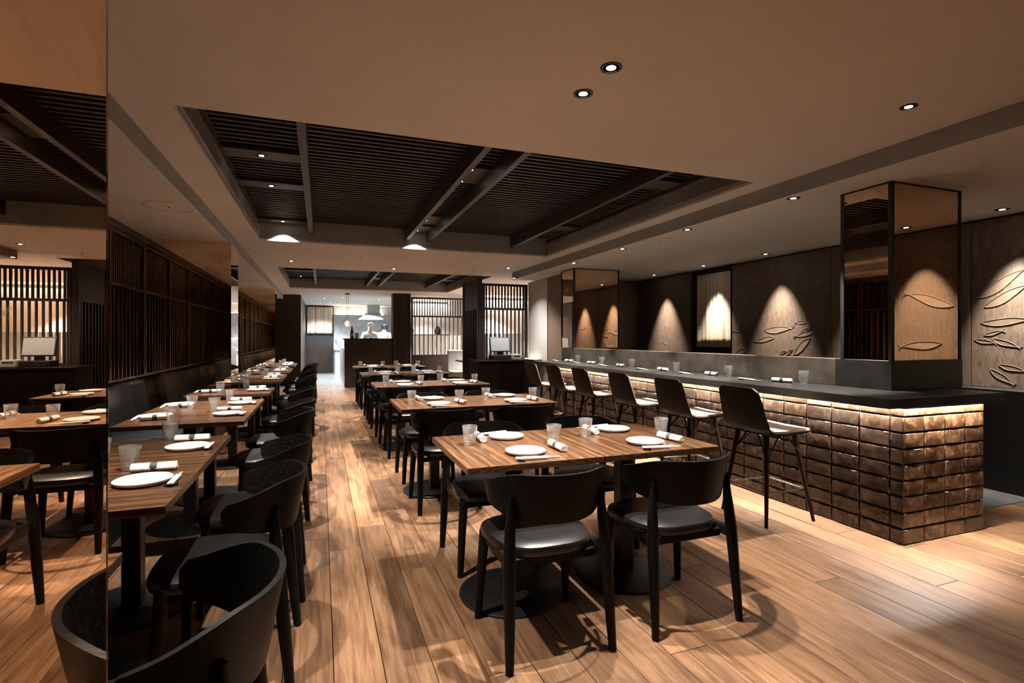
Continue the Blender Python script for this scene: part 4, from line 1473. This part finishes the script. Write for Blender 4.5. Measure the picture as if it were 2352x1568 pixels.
# ------------------------------------------------------------------ the two cooks behind the pass
def cook(x, y, rz, label, shirt, cap, lean=0.0):
    e = empty('person', (x, y, 0), rz, label, 'person')
    V, E, R = [], [], []

    def vtx(p, r, parent=None):
        V.append(p)
        R.append(r)
        if parent is not None:
            E.append((parent, len(V) - 1))
        return len(V) - 1
    f = lean                                   # forward bend (figure looks to -Y)
    pel = vtx((0, 0, 0.95), (0.155, 0.11))
    wst = vtx((0, -0.02 - f * .05, 1.10), (0.145, 0.10), pel)
    chs = vtx((0, -0.02 - f * .16, 1.30), (0.165, 0.115), wst)
    shd = vtx((0, -0.02 - f * .26, 1.43), (0.11, 0.08), chs)
    nck = vtx((0, -0.03 - f * .34, 1.50), (0.055, 0.055), shd)
    hd0 = vtx((0, -0.05 - f * .42, 1.575), (0.070, 0.082), nck)
    hd1 = vtx((0, -0.05 - f * .46, 1.655), (0.076, 0.092), hd0)
    vtx((0, -0.04 - f * .48, 1.715), (0.055, 0.065), hd1)
    for s in (-1, 1):
        sh_ = vtx((s * 0.17, -0.02 - f * .25, 1.415), (0.062, 0.060), shd)
        el = vtx((s * 0.25, -0.05 - f * .25, 1.15), (0.045, 0.045), sh_)
        wr_ = vtx((s * 0.17, -0.28 - f * .25, 1.07), (0.030, 0.028), el)
        hn = vtx((s * 0.15, -0.36 - f * .25, 1.05), (0.036, 0.016), wr_)
        for q, ln in ((-0.024, 0.075), (-0.008, 0.085), (0.009, 0.08), (0.025, 0.062)):
            a = vtx((s * 0.15 + q, -0.40 - f * .25, 1.045), (0.0085, 0.0085), hn)
            vtx((s * 0.15 + q, -0.40 - ln * .6 - f * .25, 1.03), (0.0075, 0.0075), a)
        tb = vtx((s * 0.15 - s * 0.045, -0.35 - f * .25, 1.05), (0.0095, 0.0095), hn)
        vtx((s * 0.15 - s * 0.06, -0.385 - f * .25, 1.04), (0.008, 0.008), tb)
        hp = vtx((s * 0.095, 0, 0.86), (0.092, 0.095), pel)
        kn = vtx((s * 0.105, -0.01, 0.49), (0.062, 0.062), hp)
        an = vtx((s * 0.11, 0.02, 0.09), (0.042, 0.045), kn)
        vtx((s * 0.12, -0.13, 0.045), (0.042, 0.038), an)
    me = bpy.data.meshes.new('body')
    me.from_pydata(V, E, [])
    o = bpy.data.objects.new('body', me)
    COL.objects.link(o)
    o.parent = e
    me.materials.append(MAT['skin'])
    sk = o.modifiers.new('skin', 'SKIN')
    for d, r in zip(me.skin_vertices[0].data, R):
        d.radius = r
    me.skin_vertices[0].data[0].use_root = True
    sb = o.modifiers.new('sub', 'SUBSURF')
    sb.levels = sb.render_levels = 2
    # clothes: jacket shell as its own skinned piece a little thicker
    V2, E2, R2 = [], [], []

    def v2(p, r, parent=None):
        V2.append(p)
        R2.append(r)
        if parent is not None:
            E2.append((parent, len(V2) - 1))
        return len(V2) - 1
    p0 = v2((0, 0, 0.90), (0.185, 0.145))
    p1 = v2((0, -0.02 - f * .05, 1.10), (0.172, 0.13), p0)
    p2 = v2((0, -0.02 - f * .16, 1.30), (0.190, 0.14), p1)
    p3 = v2((0, -0.02 - f * .25, 1.42), (0.13, 0.10), p2)
    v2((0, -0.025 - f * .28, 1.465), (0.075, 0.075), p3)
    for s in (-1, 1):
        a = v2((s * 0.175, -0.02 - f * .25, 1.41), (0.078, 0.076), p3)
        b = v2((s * 0.255, -0.05 - f * .25, 1.15), (0.062, 0.062), a)
        v2((s * 0.19, -0.22 - f * .25, 1.085), (0.048, 0.046), b)
    me2 = bpy.data.meshes.new('jacket')
    me2.from_pydata(V2, E2, [])
    j = bpy.data.objects.new('jacket', me2)
    COL.objects.link(j)
    j.parent = e
    me2.materials.append(MAT[shirt])
    j.modifiers.new('skin', 'SKIN')
    for d, r in zip(me2.skin_vertices[0].data, R2):
        d.radius = r
    me2.skin_vertices[0].data[0].use_root = True
    sb = j.modifiers.new('sub', 'SUBSURF')
    sb.levels = sb.render_levels = 2
    hy = -0.05 - f * .46
    hr = MB()
    hr.lathe([(0.088, 0.0), (0.094, 0.035), (0.085, 0.075), (0.05, 0.105), (0.008, 0.112)], 24, (0, hy + 0.012, 1.655))
    hr.build('cap' if cap else 'hair', 'apron' if cap else 'hair', e, smooth=True)
    if cap:
        MB().add([(-0.06, hy - 0.07, 1.672), (0.06, hy - 0.07, 1.672), (0.045, hy - 0.145, 1.658), (-0.045, hy - 0.145, 1.658), (-0.06, hy - 0.07, 1.68), (0.06, hy - 0.07, 1.68), (0.045, hy - 0.145, 1.664), (-0.045, hy - 0.145, 1.664)],
                 [(0, 3, 2, 1), (4, 5, 6, 7), (0, 1, 5, 4), (1, 2, 6, 5), (2, 3, 7, 6), (3, 0, 4, 7)]).build('cap_peak', 'apron', e, fix=True)
        ap = MB()
        ap.grid([[(x_ * w_, -0.165 - f * b_ - 0.02 * (1 - x_ * x_), z_) for x_ in (-1, -.6, -.2, .2, .6, 1)] for (z_, w_, b_) in ((0.55, .17, 0.0), (0.95, .16, 0.0), (1.12, .145, .07), (1.32, .085, .19))])
        q = ap.build('apron', 'apron', e, smooth=True)
        q.modifiers.new('thick', 'SOLIDIFY').thickness = 0.006
    else:
        MB().lathe([(0.090, -0.075), (0.094, 0.0)], 20, (0, hy + 0.016, 1.655)).build('hair_back', 'hair', e, smooth=True)
    fc = MB()
    fc.add([(0, hy - 0.112, 1.625), (-0.014, hy - 0.086, 1.612), (0.014, hy - 0.086, 1.612), (0, hy - 0.086, 1.665)], [(0, 2, 1), (0, 1, 3), (0, 3, 2), (1, 2, 3)])
    fc.build('nose', 'skin', e)
    for s in (-1, 1):
        MB().lathe([(0.002, -0.008), (0.009, 0.0), (0.002, 0.008)], 10, (s * 0.03, hy - 0.087, 1.652)).build('eye', 'hair', e)
        MB().lathe([(0.003, -0.025), (0.013, 0.0), (0.003, 0.025)], 10, (s * 0.082, hy + 0.005, 1.64)).build('ear', 'skin', e)
    MB().box(-0.022, hy - 0.090, 1.582, 0.022, hy - 0.082, 1.589).build('mouth', 'umber', e)
    return e


cook(1.38, 16.5, 0.15, 'cook in grey cap and dark apron looking down behind the pass', 'greyshirt', True, 0.35)
cook(1.88, 17.2, PI - 0.5, 'cook in white shirt seen from behind, right of the capped cook', 'shirt', False, 0.2)
